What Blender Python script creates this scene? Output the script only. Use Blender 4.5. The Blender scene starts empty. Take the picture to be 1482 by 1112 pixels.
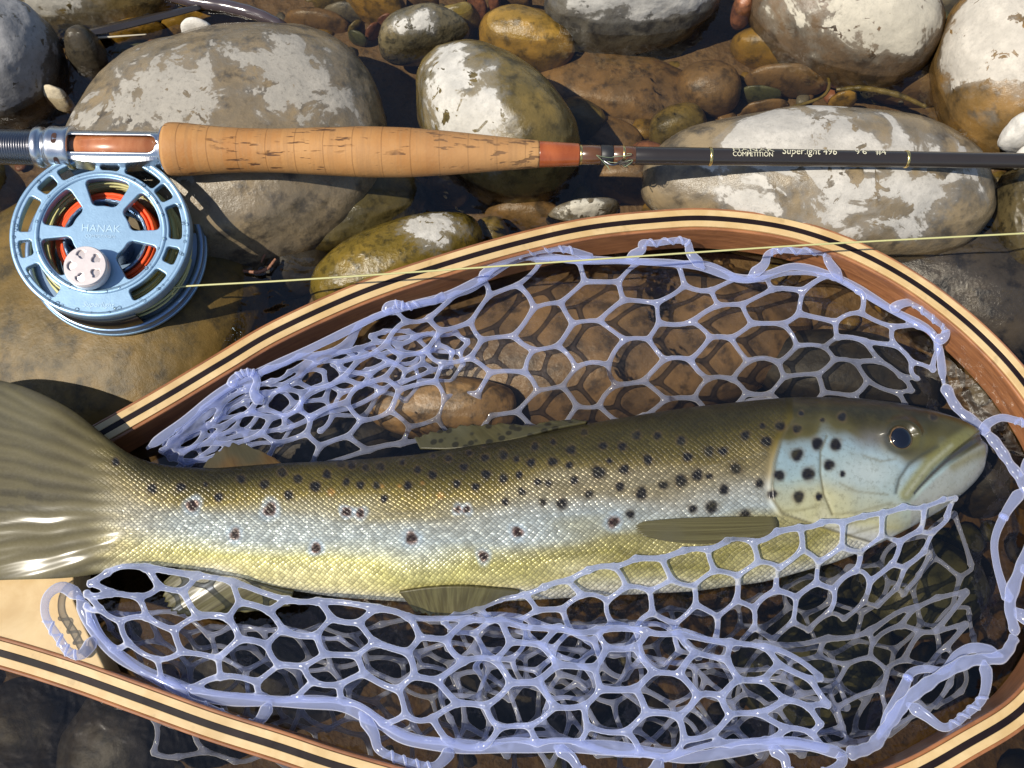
import bpy, bmesh, math, random
import numpy as np
from mathutils import Vector, noise as mnoise

# ------------------------------------------------------------------ camera, world, sun, exposure
sc = bpy.context.scene
col = sc.collection
R = math.radians
TILT, DIST, HALFW = R(20.0), 0.450, 0.2345          # looking down into the stream from standing knee height
TANH = HALFW / DIST
CAM = np.array((0.0, -DIST * math.sin(TILT), DIST * math.cos(TILT)))
FWD = np.array((0.0, math.sin(TILT), -math.cos(TILT)))
UPV = np.array((0.0, math.cos(TILT), math.sin(TILT)))
RGT = np.array((1.0, 0.0, 0.0))
cam_data = bpy.data.cameras.new('camera')
cam_data.sensor_fit = 'HORIZONTAL'
cam_data.angle = 2 * math.atan(TANH)
cam_data.clip_start, cam_data.clip_end = 0.01, 200.0
cam = bpy.data.objects.new('camera', cam_data); col.objects.link(cam)
cam.location = CAM; cam.rotation_euler = (TILT, 0, 0)
sc.camera = cam

SUN_EL, SUN_AZ = R(55.0), math.atan2(-0.80, -0.42)    # azimuth measured from +Y towards +X
world = bpy.data.worlds.new('World'); sc.world = world; world.use_nodes = True
wn = world.node_tree.nodes; wl = world.node_tree.links
sky = wn.new('ShaderNodeTexSky'); sky.sky_type = 'NISHITA'; sky.sun_disc = False
sky.sun_elevation = SUN_EL; sky.sun_rotation = SUN_AZ; sky.altitude = 300
wl.new(sky.outputs[0], wn['Background'].inputs[0]); wn['Background'].inputs[1].default_value = 0.105
sun_data = bpy.data.lights.new('sun', 'SUN'); sun_data.energy = 4.9; sun_data.angle = R(0.5)
sun_data.color = (1.0, 0.93, 0.80)
sun = bpy.data.objects.new('sun', sun_data); col.objects.link(sun)
sdir = Vector((math.sin(SUN_AZ) * math.cos(SUN_EL), math.cos(SUN_AZ) * math.cos(SUN_EL), math.sin(SUN_EL)))
sun.rotation_euler = sdir.to_track_quat('Z', 'Y').to_euler()
sun.location = sdir * 3
vs = sc.view_settings; vs.view_transform = 'Standard'; vs.look = 'None'; vs.gamma = 1; vs.use_curve_mapping = False
vs.exposure = 0.18
sc.cycles.use_denoising = True
sc.cycles.max_bounces = 10; sc.cycles.transparent_max_bounces = 24; sc.cycles.transmission_bounces = 8
sc.cycles.caustics_reflective = False; sc.cycles.caustics_refractive = False
sc.cycles.sample_clamp_indirect = 6.0
random.seed(7); RNG = np.random.default_rng(7)

# ------------------------------------------------------------------ measuring helpers
def P(px, py, z):
    """world point at height z (m) on the sight line of photo pixel px,py (arrays welcome)"""
    px, py, z = np.broadcast_arrays(np.asarray(px, float), np.asarray(py, float), np.asarray(z, float))
    d = FWD + ((px - 741) / 741 * TANH)[..., None] * RGT + ((556 - py) / 741 * TANH)[..., None] * UPV
    t = (z - CAM[2]) / d[..., 2]
    return CAM + d * t[..., None]
def S(pt):
    """metres per photo pixel at a world point"""
    return float(np.dot(np.asarray(pt) - CAM, FWD)) * TANH / 741
def proj(p):
    """photo pixel of a world point (to measure where a surface point is seen)"""
    q = np.asarray(p) - CAM; w = q @ FWD
    return 741 + (q @ RGT) / w / TANH * 741, 556 - (q @ UPV) / w / TANH * 741
def lin(x, xs, ys): return np.interp(x, xs, ys)
def catmull(pts, n):
    pts = np.asarray(pts, float)
    if len(pts) < 3:
        return pts[0] + (pts[-1] - pts[0]) * np.linspace(0, 1, n)[:, None]
    p = np.vstack([2 * pts[0] - pts[1], pts, 2 * pts[-1] - pts[-2]])
    t = np.linspace(0, len(pts) - 1, n); i = np.minimum(t.astype(int), len(pts) - 2); f = (t - i)[:, None]
    a, b, c, d = p[i], p[i + 1], p[i + 2], p[i + 3]
    return 0.5 * (2 * b + (c - a) * f + (2 * a - 5 * b + 4 * c - d) * f ** 2 + (3 * b - a - 3 * c + d) * f ** 3)
def smooth(a, b, x):
    t = np.clip((x - a) / (b - a), 0, 1); return t * t * (3 - 2 * t)
def poly_dist(x, y, pts):
    d = np.full(np.shape(x), 1e9)
    for (x0, y0), (x1, y1) in zip(pts[:-1], pts[1:]):
        dx, dy = x1 - x0, y1 - y0
        t = np.clip(((x - x0) * dx + (y - y0) * dy) / (dx * dx + dy * dy), 0, 1)
        d = np.minimum(d, np.hypot(x - x0 - t * dx, y - y0 - t * dy))
    return d

# ------------------------------------------------------------------ object helpers
class MB:
    def __init__(s): s.v = []; s.f = []; s.n = 0
    def add(s, v, f):
        v = np.asarray(v, float).reshape(-1, 3); s.v.append(v)
        s.f.extend([tuple(i + s.n for i in q) for q in f]); s.n += len(v)
    def tube(s, pts, r, sides=8, cap=True, flat=1.0, nrm=None):
        pts = np.asarray(pts, float); n = len(pts); r = np.broadcast_to(np.asarray(r, float), (n,))
        T = np.gradient(pts, axis=0); T /= np.linalg.norm(T, axis=1)[:, None] + 1e-12
        if nrm is None:
            nrm = np.array((0, 0, 1.0)) if abs(T[0, 2]) < 0.9 else np.array((1.0, 0, 0))
            N = np.zeros_like(pts); cur = nrm
            for k in range(n):
                cur = cur - T[k] * np.dot(cur, T[k]); cur = cur / (np.linalg.norm(cur) + 1e-12); N[k] = cur
        else:
            N = np.broadcast_to(np.asarray(nrm, float), pts.shape)
            N = N - T * np.sum(N * T, 1)[:, None]; N = N / (np.linalg.norm(N, axis=1)[:, None] + 1e-12)
        B = np.cross(T, N)
        a = np.linspace(0, 2 * math.pi, sides, endpoint=False)
        ring = (B[:, None] * np.cos(a)[None, :, None] + N[:, None] * np.sin(a)[None, :, None] * flat)
        V = (pts[:, None] + ring * r[:, None, None]).reshape(-1, 3)
        F = []
        for k in range(n - 1):
            for j in range(sides):
                j2 = (j + 1) % sides
                F.append((k * sides + j, k * sides + j2, (k + 1) * sides + j2, (k + 1) * sides + j))
        if cap:
            F.append(tuple(range(sides - 1, -1, -1))); F.append(tuple((n - 1) * sides + j for j in range(sides)))
        s.add(V, F)
    def grid(s, G, closeu=False):
        G = np.asarray(G); n, m = G.shape[:2]; F = []
        for i in range(n - 1):
            for j in range(m - (0 if closeu else 1)):
                j2 = (j + 1) % m
                F.append((i * m + j, i * m + j2, (i + 1) * m + j2, (i + 1) * m + j))
        s.add(G.reshape(-1, 3), F)
    def box(s, c, h, rot=None):
        q = np.array([(x, y, z) for x in (-1, 1) for y in (-1, 1) for z in (-1, 1)], float) * np.asarray(h)
        if rot is not None: q = q @ np.asarray(rot).T
        s.add(q + np.asarray(c), [(0, 1, 3, 2), (4, 6, 7, 5), (0, 4, 5, 1), (2, 3, 7, 6), (0, 2, 6, 4), (1, 5, 7, 3)])
    def build(s, name, mat=None, parent=None, sm=True, origin=None):
        V = np.vstack(s.v)
        me = bpy.data.meshes.new(name)
        if origin is None: origin = np.zeros(3) if parent is not None else (V.min(0) + V.max(0)) / 2
        me.from_pydata((V - origin).tolist(), [], s.f)
        me.update()
        o = bpy.data.objects.new(name, me); col.objects.link(o); o.location = origin
        if parent is not None:
            o.parent = parent
            o.location = np.asarray(origin) - WLOC.get(parent.name, np.zeros(3))
        WLOC[o.name] = np.asarray(origin, float)
        if mat: me.materials.append(mat)
        if sm: me.polygons.foreach_set('use_smooth', [True] * len(me.polygons))
        return o
WLOC = {}
def empty(name, loc, label, cat, group=None):
    o = bpy.data.objects.new(name, None); o.empty_display_size = 0.02; col.objects.link(o); o.location = loc
    WLOC[o.name] = np.asarray(loc, float)
    return tag(o, label, cat, group)
def tag(o, label=None, cat=None, group=None, kind=None):
    if label: o['label'] = label
    if cat: o['category'] = cat
    if group: o['group'] = group
    if kind: o['kind'] = kind
    return o
def flat_shape(name, outlines, depth, bevel, mat, parent, frame, res=3):
    """plate cut from 2-D outlines (first one outer, others holes) laid in a frame (origin, ex, ey, ez)"""
    cu = bpy.data.curves.new(name, 'CURVE'); cu.dimensions = '2D'; cu.fill_mode = 'BOTH'
    cu.extrude = depth / 2; cu.bevel_depth = bevel; cu.bevel_resolution = 2
    for pts in outlines:
        sp = cu.splines.new('POLY'); sp.points.add(len(pts) - 1)
        for q, (x, y) in zip(sp.points, pts): q.co = (x, y, 0, 1)
        sp.use_cyclic_u = True
    return curve_to_part(name, cu, mat, parent, frame)
def curve_to_part(name, cu, mat, parent, frame, warp=None):
    tmp = bpy.data.objects.new(name + '_tmp', cu); col.objects.link(tmp)
    dg = bpy.context.evaluated_depsgraph_get(); dg.update()
    me = bpy.data.meshes.new_from_object(tmp.evaluated_get(dg))
    bpy.data.objects.remove(tmp); bpy.data.curves.remove(cu)
    V = np.zeros(len(me.vertices) * 3); me.vertices.foreach_get('co', V); V = V.reshape(-1, 3)
    W = warp(V) if warp else frame[0] + V[:, :1] * frame[1] + V[:, 1:2] * frame[2] + V[:, 2:3] * frame[3]
    base = WLOC.get(parent.name, np.zeros(3))
    # children keep the identity orientation of their parents: store relative to the parent's place
    me.vertices.foreach_set('co', (W - base).ravel()); me.update()
    me.materials.clear(); me.materials.append(mat)
    o = bpy.data.objects.new(name, me); col.objects.link(o); o.parent = parent
    WLOC[o.name] = base
    return o

# ------------------------------------------------------------------ material helpers
class NT:
    def __init__(s, name):
        s.m = bpy.data.materials.new(name); s.m.use_nodes = True; s.t = s.m.node_tree
        s.n = s.t.nodes; s.l = s.t.links; s.b = s.n['Principled BSDF']; s.out = s.n['Material Output']
    def new(s, typ, **kw):
        q = s.n.new(typ)
        for k, v in kw.items(): setattr(q, k, v)
        return q
    def put(s, sock, v):
        if v is None: return
        if isinstance(v, bpy.types.NodeSocket): s.l.new(v, sock)
        elif isinstance(v, (tuple, list)) and len(v) == 3 and sock.type == 'RGBA': sock.default_value = (*v, 1)
        else: sock.default_value = v
    def math(s, op, a, b=None, c=None, clamp=False):
        q = s.new('ShaderNodeMath', operation=op, use_clamp=clamp)
        for i, v in enumerate((a, b, c)): s.put(q.inputs[i], v)
        return q.outputs[0]
    def vmath(s, op, a, b=None):
        q = s.new('ShaderNodeVectorMath', operation=op); s.put(q.inputs[0], a)
        if b is not None: s.put(q.inputs[1], b)
        return q.outputs['Value'] if op in ('LENGTH', 'DOT_PRODUCT', 'DISTANCE') else q.outputs[0]
    def noise(s, vec, scale, detail=4, rough=0.55, dist=0.0):
        q = s.new('ShaderNodeTexNoise'); s.put(q.inputs['Vector'], vec)
        for k, v in (('Scale', scale), ('Detail', detail), ('Roughness', rough), ('Distortion', dist)): q.inputs[k].default_value = v
        return q.outputs['Fac']
    def ramp(s, fac, stops, interp='LINEAR'):
        q = s.new('ShaderNodeValToRGB'); q.color_ramp.interpolation = interp; e = q.color_ramp.elements
        while len(e) < len(stops): e.new(0.5)
        for el, (p, c) in zip(e, stops):
            el.position = p; el.color = (*c, 1) if isinstance(c, (tuple, list)) else (c, c, c, 1)
        s.put(q.inputs[0], fac); return q.outputs[0]
    def mix(s, f, a, b):
        q = s.new('ShaderNodeMix', data_type='RGBA'); s.put(q.inputs[0], f); s.put(q.inputs[6], a); s.put(q.inputs[7], b); return q.outputs[2]
    def mapr(s, v, a, b, c=0.0, d=1.0, typ='SMOOTHSTEP'):
        q = s.new('ShaderNodeMapRange', interpolation_type=typ)
        for i, w in enumerate((v, a, b, c, d)): s.put(q.inputs[i], w)
        return q.outputs[0]
    def bump(s, h, strength=0.3, dist=0.001, nrm=None):
        q = s.new('ShaderNodeBump'); q.inputs['Strength'].default_value = strength; q.inputs['Distance'].default_value = dist
        s.put(q.inputs['Height'], h)
        if nrm: s.put(q.inputs['Normal'], nrm)
        return q.outputs[0]
    def obj(s): return s.new('ShaderNodeTexCoord').outputs['Object']
    def pos(s): return s.new('ShaderNodeNewGeometry').outputs['Position']
    def set(s, **kw):
        for k, v in kw.items(): s.put(s.b.inputs[k.replace('_', ' ')], v)
        return s.m

def stone_mat(name, dry, wet, seed, blobs=(), wet_z=0.010, amp=0.55, scale=22.0, speck=0.5, rough_wet=0.28, pale=None, damp=-0.12, streak=0.8):
    """stone whose splashed, algae-stained part is darker and glossier than the dried-out patches.
    blobs: (x, y, z, radius) of dried patches in world space; without blobs everything above wet_z has dried"""
    t = NT(name); p = t.pos(); q = t.vmath('ADD', t.obj(), (seed * 3.1, seed * 1.7, seed * 0.9))
    n1 = t.noise(q, scale, 6, 0.62, streak); n2 = t.noise(q, scale * 4, 5, 0.6); n3 = t.noise(q, 420, 6, 0.75); n4 = t.noise(q, 60, 3, 0.5)
    z = t.new('ShaderNodeSeparateXYZ'); t.put(z.inputs[0], p); z = z.outputs[2]
    nn = t.math('ADD', t.math('MULTIPLY', t.math('SUBTRACT', n1, 0.5), 5.0 * amp), t.math('MULTIPLY', t.math('SUBTRACT', n2, 0.5), 1.7 * amp))
    if blobs == 'none':
        m = -1.0
    elif blobs:
        m = None
        for bx, by, bz, br in blobs:
            d = t.vmath('DISTANCE', p, (bx, by, bz))
            k = t.math('SUBTRACT', 1.0, t.math('DIVIDE', d, br))
            m = k if m is None else t.math('MAXIMUM', m, k)
    else:
        m = t.math('DIVIDE', t.math('SUBTRACT', z, wet_z + 0.012), 0.03)
    m = t.math('ADD', t.math('ADD', m, nn), damp)
    # nothing stays dry right at the waterline
    m = t.math('MINIMUM', m, t.math('ADD', t.math('DIVIDE', t.math('SUBTRACT', z, wet_z), 0.006), t.math('MULTIPLY', nn, 0.5)))
    n5 = t.noise(q, scale * 3.4, 4, 0.6, 0.6); n6 = t.noise(q, scale * 9, 4, 0.6, 0.4)
    m = t.math('ADD', m, t.math('MULTIPLY', t.math('SUBTRACT', n6, 0.5), 0.5))
    m = t.math('SUBTRACT', m, t.mapr(n5, 0.60, 0.66, 0.0, 0.9))
    mask = t.mapr(m, -0.04, 0.10); half = t.mapr(m, -0.55, 0.05)
    pale = pale or tuple(min(1, c * 1.25) for c in dry)
    dark = tuple(c * 0.55 for c in dry)
    dc = t.mix(t.mapr(n2, 0.35, 0.7), dry, pale)
    dc = t.mix(t.math('MULTIPLY', t.mapr(n4, 0.42, 0.62), 0.35), dc, tuple(c * 0.72 for c in dry))
    dc = t.mix(t.math('MULTIPLY', t.mapr(n3, 0.42, 0.6), 0.25), dc, tuple(c * 0.7 for c in dry))
    dc = t.mix(t.math('MULTIPLY', t.mapr(n3, 0.56, 0.66), speck), dc, dark)
    w2 = (wet[0] * 1.55, wet[1] * 1.45, wet[2] * 1.25); w3 = (wet[0] * 0.42, wet[1] * 0.44, wet[2] * 0.5)
    wc = t.mix(t.mapr(n4, 0.38, 0.66), wet, w2)
    wc = t.mix(t.mapr(n2, 0.44, 0.68), wc, w3)
    wc = t.mix(t.math('MULTIPLY', t.mapr(n3, 0.5, 0.68), 0.45), wc, w2)
    wc = t.mix(t.math('MULTIPLY', half, 0.45), wc, tuple(x * 0.62 for x in dry))
    c = t.mix(mask, wc, dc)
    rough = t.math('ADD', t.math('MULTIPLY', mask, 0.8 - rough_wet), t.math('ADD', rough_wet, t.math('MULTIPLY', t.math('SUBTRACT', n2, 0.5), 0.25)))
    h = t.math('ADD', t.math('MULTIPLY', n3, 0.35), t.math('ADD', t.math('MULTIPLY', n2, 0.6), t.math('MULTIPLY', n4, 0.8)))
    return t.set(Base_Color=c, Roughness=rough, Normal=t.bump(h, 0.55, 0.0016), Specular_IOR_Level=0.45)

def simple_mat(name, c, rough=0.4, metal=0.0, var=0.0, scale=60, coat=0.0, bump=0.0, bscale=300, **kw):
    t = NT(name); q = t.obj()
    cc = c
    if var:
        cc = t.mix(t.noise(q, scale, 4), tuple(x * (1 - var) for x in c), tuple(min(1, x * (1 + var)) for x in c))
    rr = t.math('ADD', rough - 0.06, t.math('MULTIPLY', t.noise(q, scale * 3, 3), 0.12))
    t.set(Base_Color=cc, Roughness=rr, Metallic=metal, Coat_Weight=coat)
    if bump: t.set(Normal=t.bump(t.noise(q, bscale, 3), bump, 0.0005))
    return t.set(**kw)

def wood_mat(name, c1, c2, gscale=(900, 900, 40), rough=0.25, along=None):
    t = NT(name)
    uv = t.new('ShaderNodeUVMap').outputs[0] if along else t.obj()
    mp = t.new('ShaderNodeMapping'); t.put(mp.inputs[0], uv); mp.inputs['Scale'].default_value = gscale
    n = t.noise(mp.outputs[0], 1.0, 5, 0.6, 0.5); n2 = t.noise(t.obj(), 25, 3)
    n3 = t.noise(t.obj(), 140, 4)
    c = t.mix(t.mapr(n, 0.3, 0.7), c1, c2)
    c = t.mix(t.math('MULTIPLY', t.mapr(n2, 0.4, 0.75), 0.4), c, tuple(x * 0.62 for x in c1))
    c = t.mix(t.math('MULTIPLY', t.mapr(n3, 0.6, 0.72), 0.35), c, tuple(x * 0.5 for x in c1))
    return t.set(Base_Color=c, Roughness=t.math('ADD', rough, t.math('MULTIPLY', n3, 0.25)), Coat_Weight=0.3, Coat_Roughness=0.1, Normal=t.bump(n, 0.12, 0.0004))

# ------------------------------------------------------------------ riverbed and water (the setting)
def build_bed():
    n = 220; xs = np.sign(np.linspace(-1, 1, n)) * np.abs(np.linspace(-1, 1, n)) ** 3.0 * 9.0
    xs = xs + np.linspace(-1, 1, n) * 0.55
    X, Y = np.meshgrid(xs, xs)
    Z = -0.029 - 0.062 * smooth(0.07, -0.06, Y) - 0.01 * smooth(0.1, 0.4, np.abs(X))
    for i in range(n):
        for j in range(n):
            x, y = X[i, j], Y[i, j]
            if abs(x) < 1.5 and abs(y) < 1.5:
                Z[i, j] += 0.006 * mnoise.noise((x * 14, y * 14, 3)) + 0.0025 * mnoise.noise((x * 45, y * 45, 9))
            Z[i, j] += 0.02 * mnoise.noise((x * 1.7, y * 1.7, 1)) * min(1, (abs(x) + abs(y)) / 0.8)
    mb = MB(); mb.grid(np.dstack([X, Y, Z]))
    t = NT('silt_and_gravel'); q = t.obj()
    v = t.new('ShaderNodeTexVoronoi'); t.put(v.inputs['Vector'], q); v.inputs['Scale'].default_value = 150
    n1 = t.noise(q, 30, 5); n2 = t.noise(q, 300, 4)
    c = t.mix(n1, (0.13, 0.08, 0.036), (0.23, 0.145, 0.068))
    c = t.mix(t.math('MULTIPLY', t.mapr(n2, 0.5, 0.7), 0.6), c, (0.055, 0.04, 0.024))
    h = t.math('ADD', n2, t.math('MULTIPLY', v.outputs['Distance'], 0.8))
    m = t.set(Base_Color=c, Roughness=0.6, Normal=t.bump(h, 0.6, 0.002))
    return tag(mb.build('riverbed', m), kind='structure')
build_bed()

def build_water():
    n = 200; a = np.linspace(-1, 1, n); xs = np.sign(a) * np.abs(a) ** 3 * 9 + a * 0.5
    X, Y = np.meshgrid(xs, xs); Z = np.zeros_like(X)
    for i in range(n):
        for j in range(n):
            x, y = X[i, j], Y[i, j]
            if abs(x) < 1 and abs(y) < 1:
                Z[i, j] = 0.0016 * mnoise.noise((x * 16, y * 22, 0)) + 0.0011 * mnoise.noise((x * 45, y * 50, 5))
    mb = MB(); mb.grid(np.dstack([X, Y, Z]))
    per = [j for j in range(n)] + [i * n + n - 1 for i in range(1, n)] + [(n - 1) * n + j for j in range(n - 2, -1, -1)] + [i * n for i in range(n - 2, 0, -1)]
    low = np.vstack(mb.v)[per] * np.array((1, 1, 0)) + np.array((0, 0, -0.4)); k0 = mb.n
    mb.add(low, [tuple(range(len(per)))])
    for k in range(len(per)):
        k2 = (k + 1) % len(per); mb.f.append((per[k2], per[k], k0 + k, k0 + k2))
    t = NT('stream_water'); q = t.obj()
    h = t.math('ADD', t.noise(q, 38, 3, 0.5, 0.6), t.math('MULTIPLY', t.noise(q, 120, 2, 0.5, 0.3), 0.35))
    nb = t.bump(h, 0.5, 0.004)
    tr = t.new('ShaderNodeBsdfTransparent'); tr.inputs[0].default_value = (0.97, 0.955, 0.92, 1)
    gl = t.new('ShaderNodeBsdfGlossy'); gl.inputs['Roughness'].default_value = 0.04; t.put(gl.inputs['Normal'], nb)
    fr = t.new('ShaderNodeFresnel'); fr.inputs['IOR'].default_value = 1.6; t.put(fr.inputs['Normal'], t.bump(h, 0.12, 0.004))
    ms = t.new('ShaderNodeMixShader'); t.put(ms.inputs[0], fr.outputs[0]); t.put(ms.inputs[1], tr.outputs[0]); t.put(ms.inputs[2], gl.outputs[0])
    t.l.new(ms.outputs[0], t.out.inputs['Surface']); t.n.remove(t.b)
    va = t.new('ShaderNodeVolumeAbsorption'); va.inputs['Color'].default_value = (0.58, 0.53, 0.40, 1); va.inputs['Density'].default_value = 16.0
    t.l.new(va.outputs[0], t.out.inputs['Volume'])
    return tag(mb.build('water', t.m), kind='structure')
build_water()

# ------------------------------------------------------------------ stones
def ico(sub):
    bm = bmesh.new(); bmesh.ops.create_icosphere(bm, subdivisions=sub, radius=1)
    V = np.array([v.co[:] for v in bm.verts]); F = [tuple(v.index for v in f.verts) for f in bm.faces]; bm.free()
    return V, F
ICO = {k: ico(k) for k in (1, 2, 3, 4, 5, 6)}
def stone_shape(a, b, c, ang, seed, sub, lump=0.12, boxy=0.86):
    V, F = ICO[sub]; r = random.Random(seed)
    q = np.sign(V) * np.abs(V) ** boxy
    q = q / np.linalg.norm(q, axis=1)[:, None] * (0.55 * np.linalg.norm(q, axis=1) + 0.45)[:, None]
    sx = r.uniform(-.12, .12); sy = r.uniform(-.12, .12)
    q = q * (1 + np.column_stack([V[:, 1] * sx, V[:, 0] * sy, V[:, 0] * sy * 0.8]))
    o = Vector((r.uniform(0, 90), r.uniform(0, 90), r.uniform(0, 90)))
    mx = max(a, b)
    D = np.array([lump * mnoise.noise(Vector(v) * 1.1 + o) + lump * 0.45 * mnoise.noise(Vector(v) * 2.4 + o)
                  + (lump * 0.13 * mnoise.noise(Vector(v) * 6.5 + o) + lump * 0.06 * mnoise.noise(Vector(v) * 15 + o) if sub > 3 else 0) for v in V])
    q = q * (1 + D)[:, None] * np.array((a, b, c))
    ca, sa = math.cos(ang), math.sin(ang)
    return np.column_stack([q[:, 0] * ca - q[:, 1] * sa, q[:, 0] * sa + q[:, 1] * ca, q[:, 2]]), F
def stone(label, px, py, a, b, ang, zc, c, mat, sub=5, seed=0, lump=0.12, cat='stone', group=None, boxy=0.86, name='river_stone'):
    """px,py centre, a,b half sizes in photo pixels, ang degrees (counter-clockwise), zc/c centre height and half height in mm"""
    zc, c = zc / 1000, c / 1000
    p = P(px, py, zc); s = S(p); v = CAM - p; psi = math.atan2(np.hypot(v[0], v[1]), v[2])
    A, B = a * s, b * s
    B2 = math.sqrt(max((B) ** 2 - (c * math.sin(psi)) ** 2, (0.45 * B) ** 2)) / math.cos(psi)
    V, F = stone_shape(A, B2, c, R(ang), seed, sub, lump, boxy)
    mb = MB(); mb.add(V + p, F)
    o = mb.build(name, mat, origin=p)
    return tag(o, label, cat, group)
def blob(px, py, z, r): return (*P(px, py, z / 1000), r * 0.000305)

DRYG, DRYW, DRYT = (0.31, 0.285, 0.245), (0.46, 0.44, 0.40), (0.40, 0.36, 0.28)
WOL, WBR, WGR, WDK = (0.115, 0.086, 0.030), (0.12, 0.078, 0.034), (0.165, 0.132, 0.088), (0.05, 0.042, 0.028)
SM = stone_mat
big = [
 # label, px, py, a, b, ang, zc, c, mat, sub, seed, lump
 ('large rounded grey boulder with pale dry blotches lying under the cork grip', 335, 215, 232, 172, 12, 0, 43,
  SM('boulder_grey', DRYG, WGR, 1, [blob(420, 110, 40, 125), blob(250, 150, 38, 140), blob(490, 140, 38, 80), blob(150, 180, 20, 60)], 0.004, 0.85, 30, 0.9, damp=-0.50, streak=1.6), 6, 11, 0.07),
 ('tall stone with white dry stripe and olive wet side behind the cork grip', 712, 182, 140, 98, -42, 2, 41,
  SM('stone_white_stripe', DRYW, WOL, 2, [blob(640, 125, 36, 78), blob(672, 170, 38, 72), blob(700, 205, 36, 45), blob(640, 90, 34, 50)], 0.006, 0.5, 34, 0.3, damp=-0.2), 6, 23, 0.08),
 ('broad pale boulder with brown splash marks under the lettered rod blank', 1182, 270, 250, 110, -4, 0, 36,
  SM('boulder_pale', (0.42, 0.395, 0.355), WGR, 3, [blob(1120, 205, 36, 110), blob(1240, 215, 40, 130), blob(1330, 260, 36, 100), blob(1090, 290, 34, 90), blob(1200, 320, 34, 85), blob(1260, 345, 24, 50)], 0.008, 0.85, 24, 0.4, damp=-0.34, streak=1.2), 6, 36, 0.06),
 ('white topped boulder with dark blue grey wet face at the top edge', 918, 0, 122, 80, 0, 2, 36,
  SM('boulder_white_top', DRYW, (0.07, 0.067, 0.06), 4, [blob(860, 5, 36, 80), blob(960, 5, 36, 95), blob(1010, 20, 30, 55)], 0.010, 0.5, 40, 0.3, damp=0.18), 6, 42, 0.12),
 ('cream boulder with brown wet lower edge at the top right of the stream', 1222, 28, 140, 88, -20, 2, 34,
  SM('boulder_cream', (0.44, 0.40, 0.32), (0.10, 0.07, 0.045), 5, [blob(1130, 0, 36, 100), blob(1240, 25, 36, 85), blob(1310, 30, 30, 75)], 0.004, 0.75, 24, 0.3, damp=-0.12, streak=1.2), 6, 53, 0.07),
 ('tall cream and brown boulder cut off by the right edge', 1462, 100, 104, 128, 0, 4, 42,
  SM('boulder_right', (0.46, 0.42, 0.36), (0.16, 0.098, 0.036), 6, [blob(1450, 40, 38, 100), blob(1482, 90, 40, 60)], 0.006, 0.55, 28, 0.3, damp=-0.15), 6, 61, 0.07),
 ('blue grey boulder with dark damp spots at the left edge', 2, 95, 88, 92, 30, 4, 38,
  SM('boulder_blue_grey', (0.29, 0.285, 0.285), (0.07, 0.062, 0.05), 7, [blob(0, 80, 38, 130), blob(60, 110, 30, 80)], 0.004, 0.62, 34, 0.8, damp=0.12), 6, 78, 0.08),
 ('flat tan stone with white dry top in the upper left corner', 110, 2, 150, 52, 6, -4, 26,
  SM('stone_tan_corner', (0.48, 0.45, 0.39), (0.14, 0.105, 0.045), 8, [blob(60, 12, 20, 72), blob(10, -10, 20, 60)], 0.000, 0.4, 34, 0.3, damp=0.1), 6, 84, 0.07),
 ('big olive brown wet boulder under the blue reel', 158, 440, 232, 190, -18, -14, 30,
  SM('boulder_olive', DRYG, (0.105, 0.068, 0.016), 9, 'none', 0, 0.3, 20, 0.2, 0.48), 6, 97, 0.06),
 ('olive wet stone with small white dry patch beside the net rim', 578, 385, 132, 62, 22, -6, 24,
  SM('stone_olive_patch', DRYW, (0.115, 0.082, 0.015), 10, [blob(628, 328, 16, 38)], 0.002, 0.6, 60, 0.3, 0.2), 6, 103, 0.06),
 ('dark olive wet stone below the thick end of the cork', 505, 305, 112, 62, 14, -10, 20,
  SM('stone_dark_olive', DRYG, (0.062, 0.050, 0.02), 11, 'none', 0, 0.3, 30, 0.2, 0.2), 6, 115, 0.1),
 ('large flat brown wet slab seen through the upper netting', 850, 500, 330, 118, 6, -38, 30,
  SM('slab_brown', DRYG, (0.145, 0.095, 0.054), 12, 'none', 0, 0.3, 26, 0.3, 0.3), 6, 122, 0.05),
 ('dark wet slab outside the right curve of the net', 1395, 420, 160, 95, -25, -32, 28,
  SM('slab_dark', DRYG, (0.055, 0.048, 0.042), 13, 'none', 0, 0.3, 30, 0.3, 0.2), 6, 133, 0.1),
 ('dark mossy rock at the right edge below the rod', 1480, 315, 42, 75, 0, -6, 24,
  SM('rock_mossy', DRYG, (0.06, 0.048, 0.024), 14, 'none', 0, 0.3, 60, 0.3, 0.15), 6, 148, 0.2),
]
for s_ in big:
    stone(*s_[:9], sub=s_[9], seed=s_[10], lump=s_[11])
M_OCH = SM('pebble_ochre', DRYT, (0.21, 0.128, 0.026), 21, 'none', 0, 0.3, 40, 0.3, 0.3)
M_BRN = SM('pebble_brown', DRYT, (0.165, 0.103, 0.047), 22, 'none', 0, 0.3, 40, 0.3, 0.35)
M_OLV = SM('pebble_olive', DRYT, (0.14, 0.104, 0.030), 23, 'none', 0, 0.3, 40, 0.3, 0.3)
M_RED = SM('pebble_red', DRYT, (0.20, 0.085, 0.045), 24, 'none', 0, 0.3, 40, 0.3, 0.35)
M_GRN = SM('pebble_green', DRYT, (0.075, 0.080, 0.042), 25, 'none', 0, 0.3, 40, 0.3, 0.35)
M_GRY = SM('pebble_grey', DRYT, (0.13, 0.118, 0.09), 26, 'none', 0, 0.3, 40, 0.3, 0.35)
M_DRK = SM('pebble_dark', DRYT, (0.022, 0.018, 0.012), 27, 'none', 0, 0.3, 40, 0.3, 0.55)  # near-black colour also carries the dimness of the deep water
M_WHT = SM('pebble_white', (0.62, 0.59, 0.54), (0.3, 0.26, 0.2), 28, (), -0.05, 0.2, 40, 0.2, 0.5)
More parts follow.
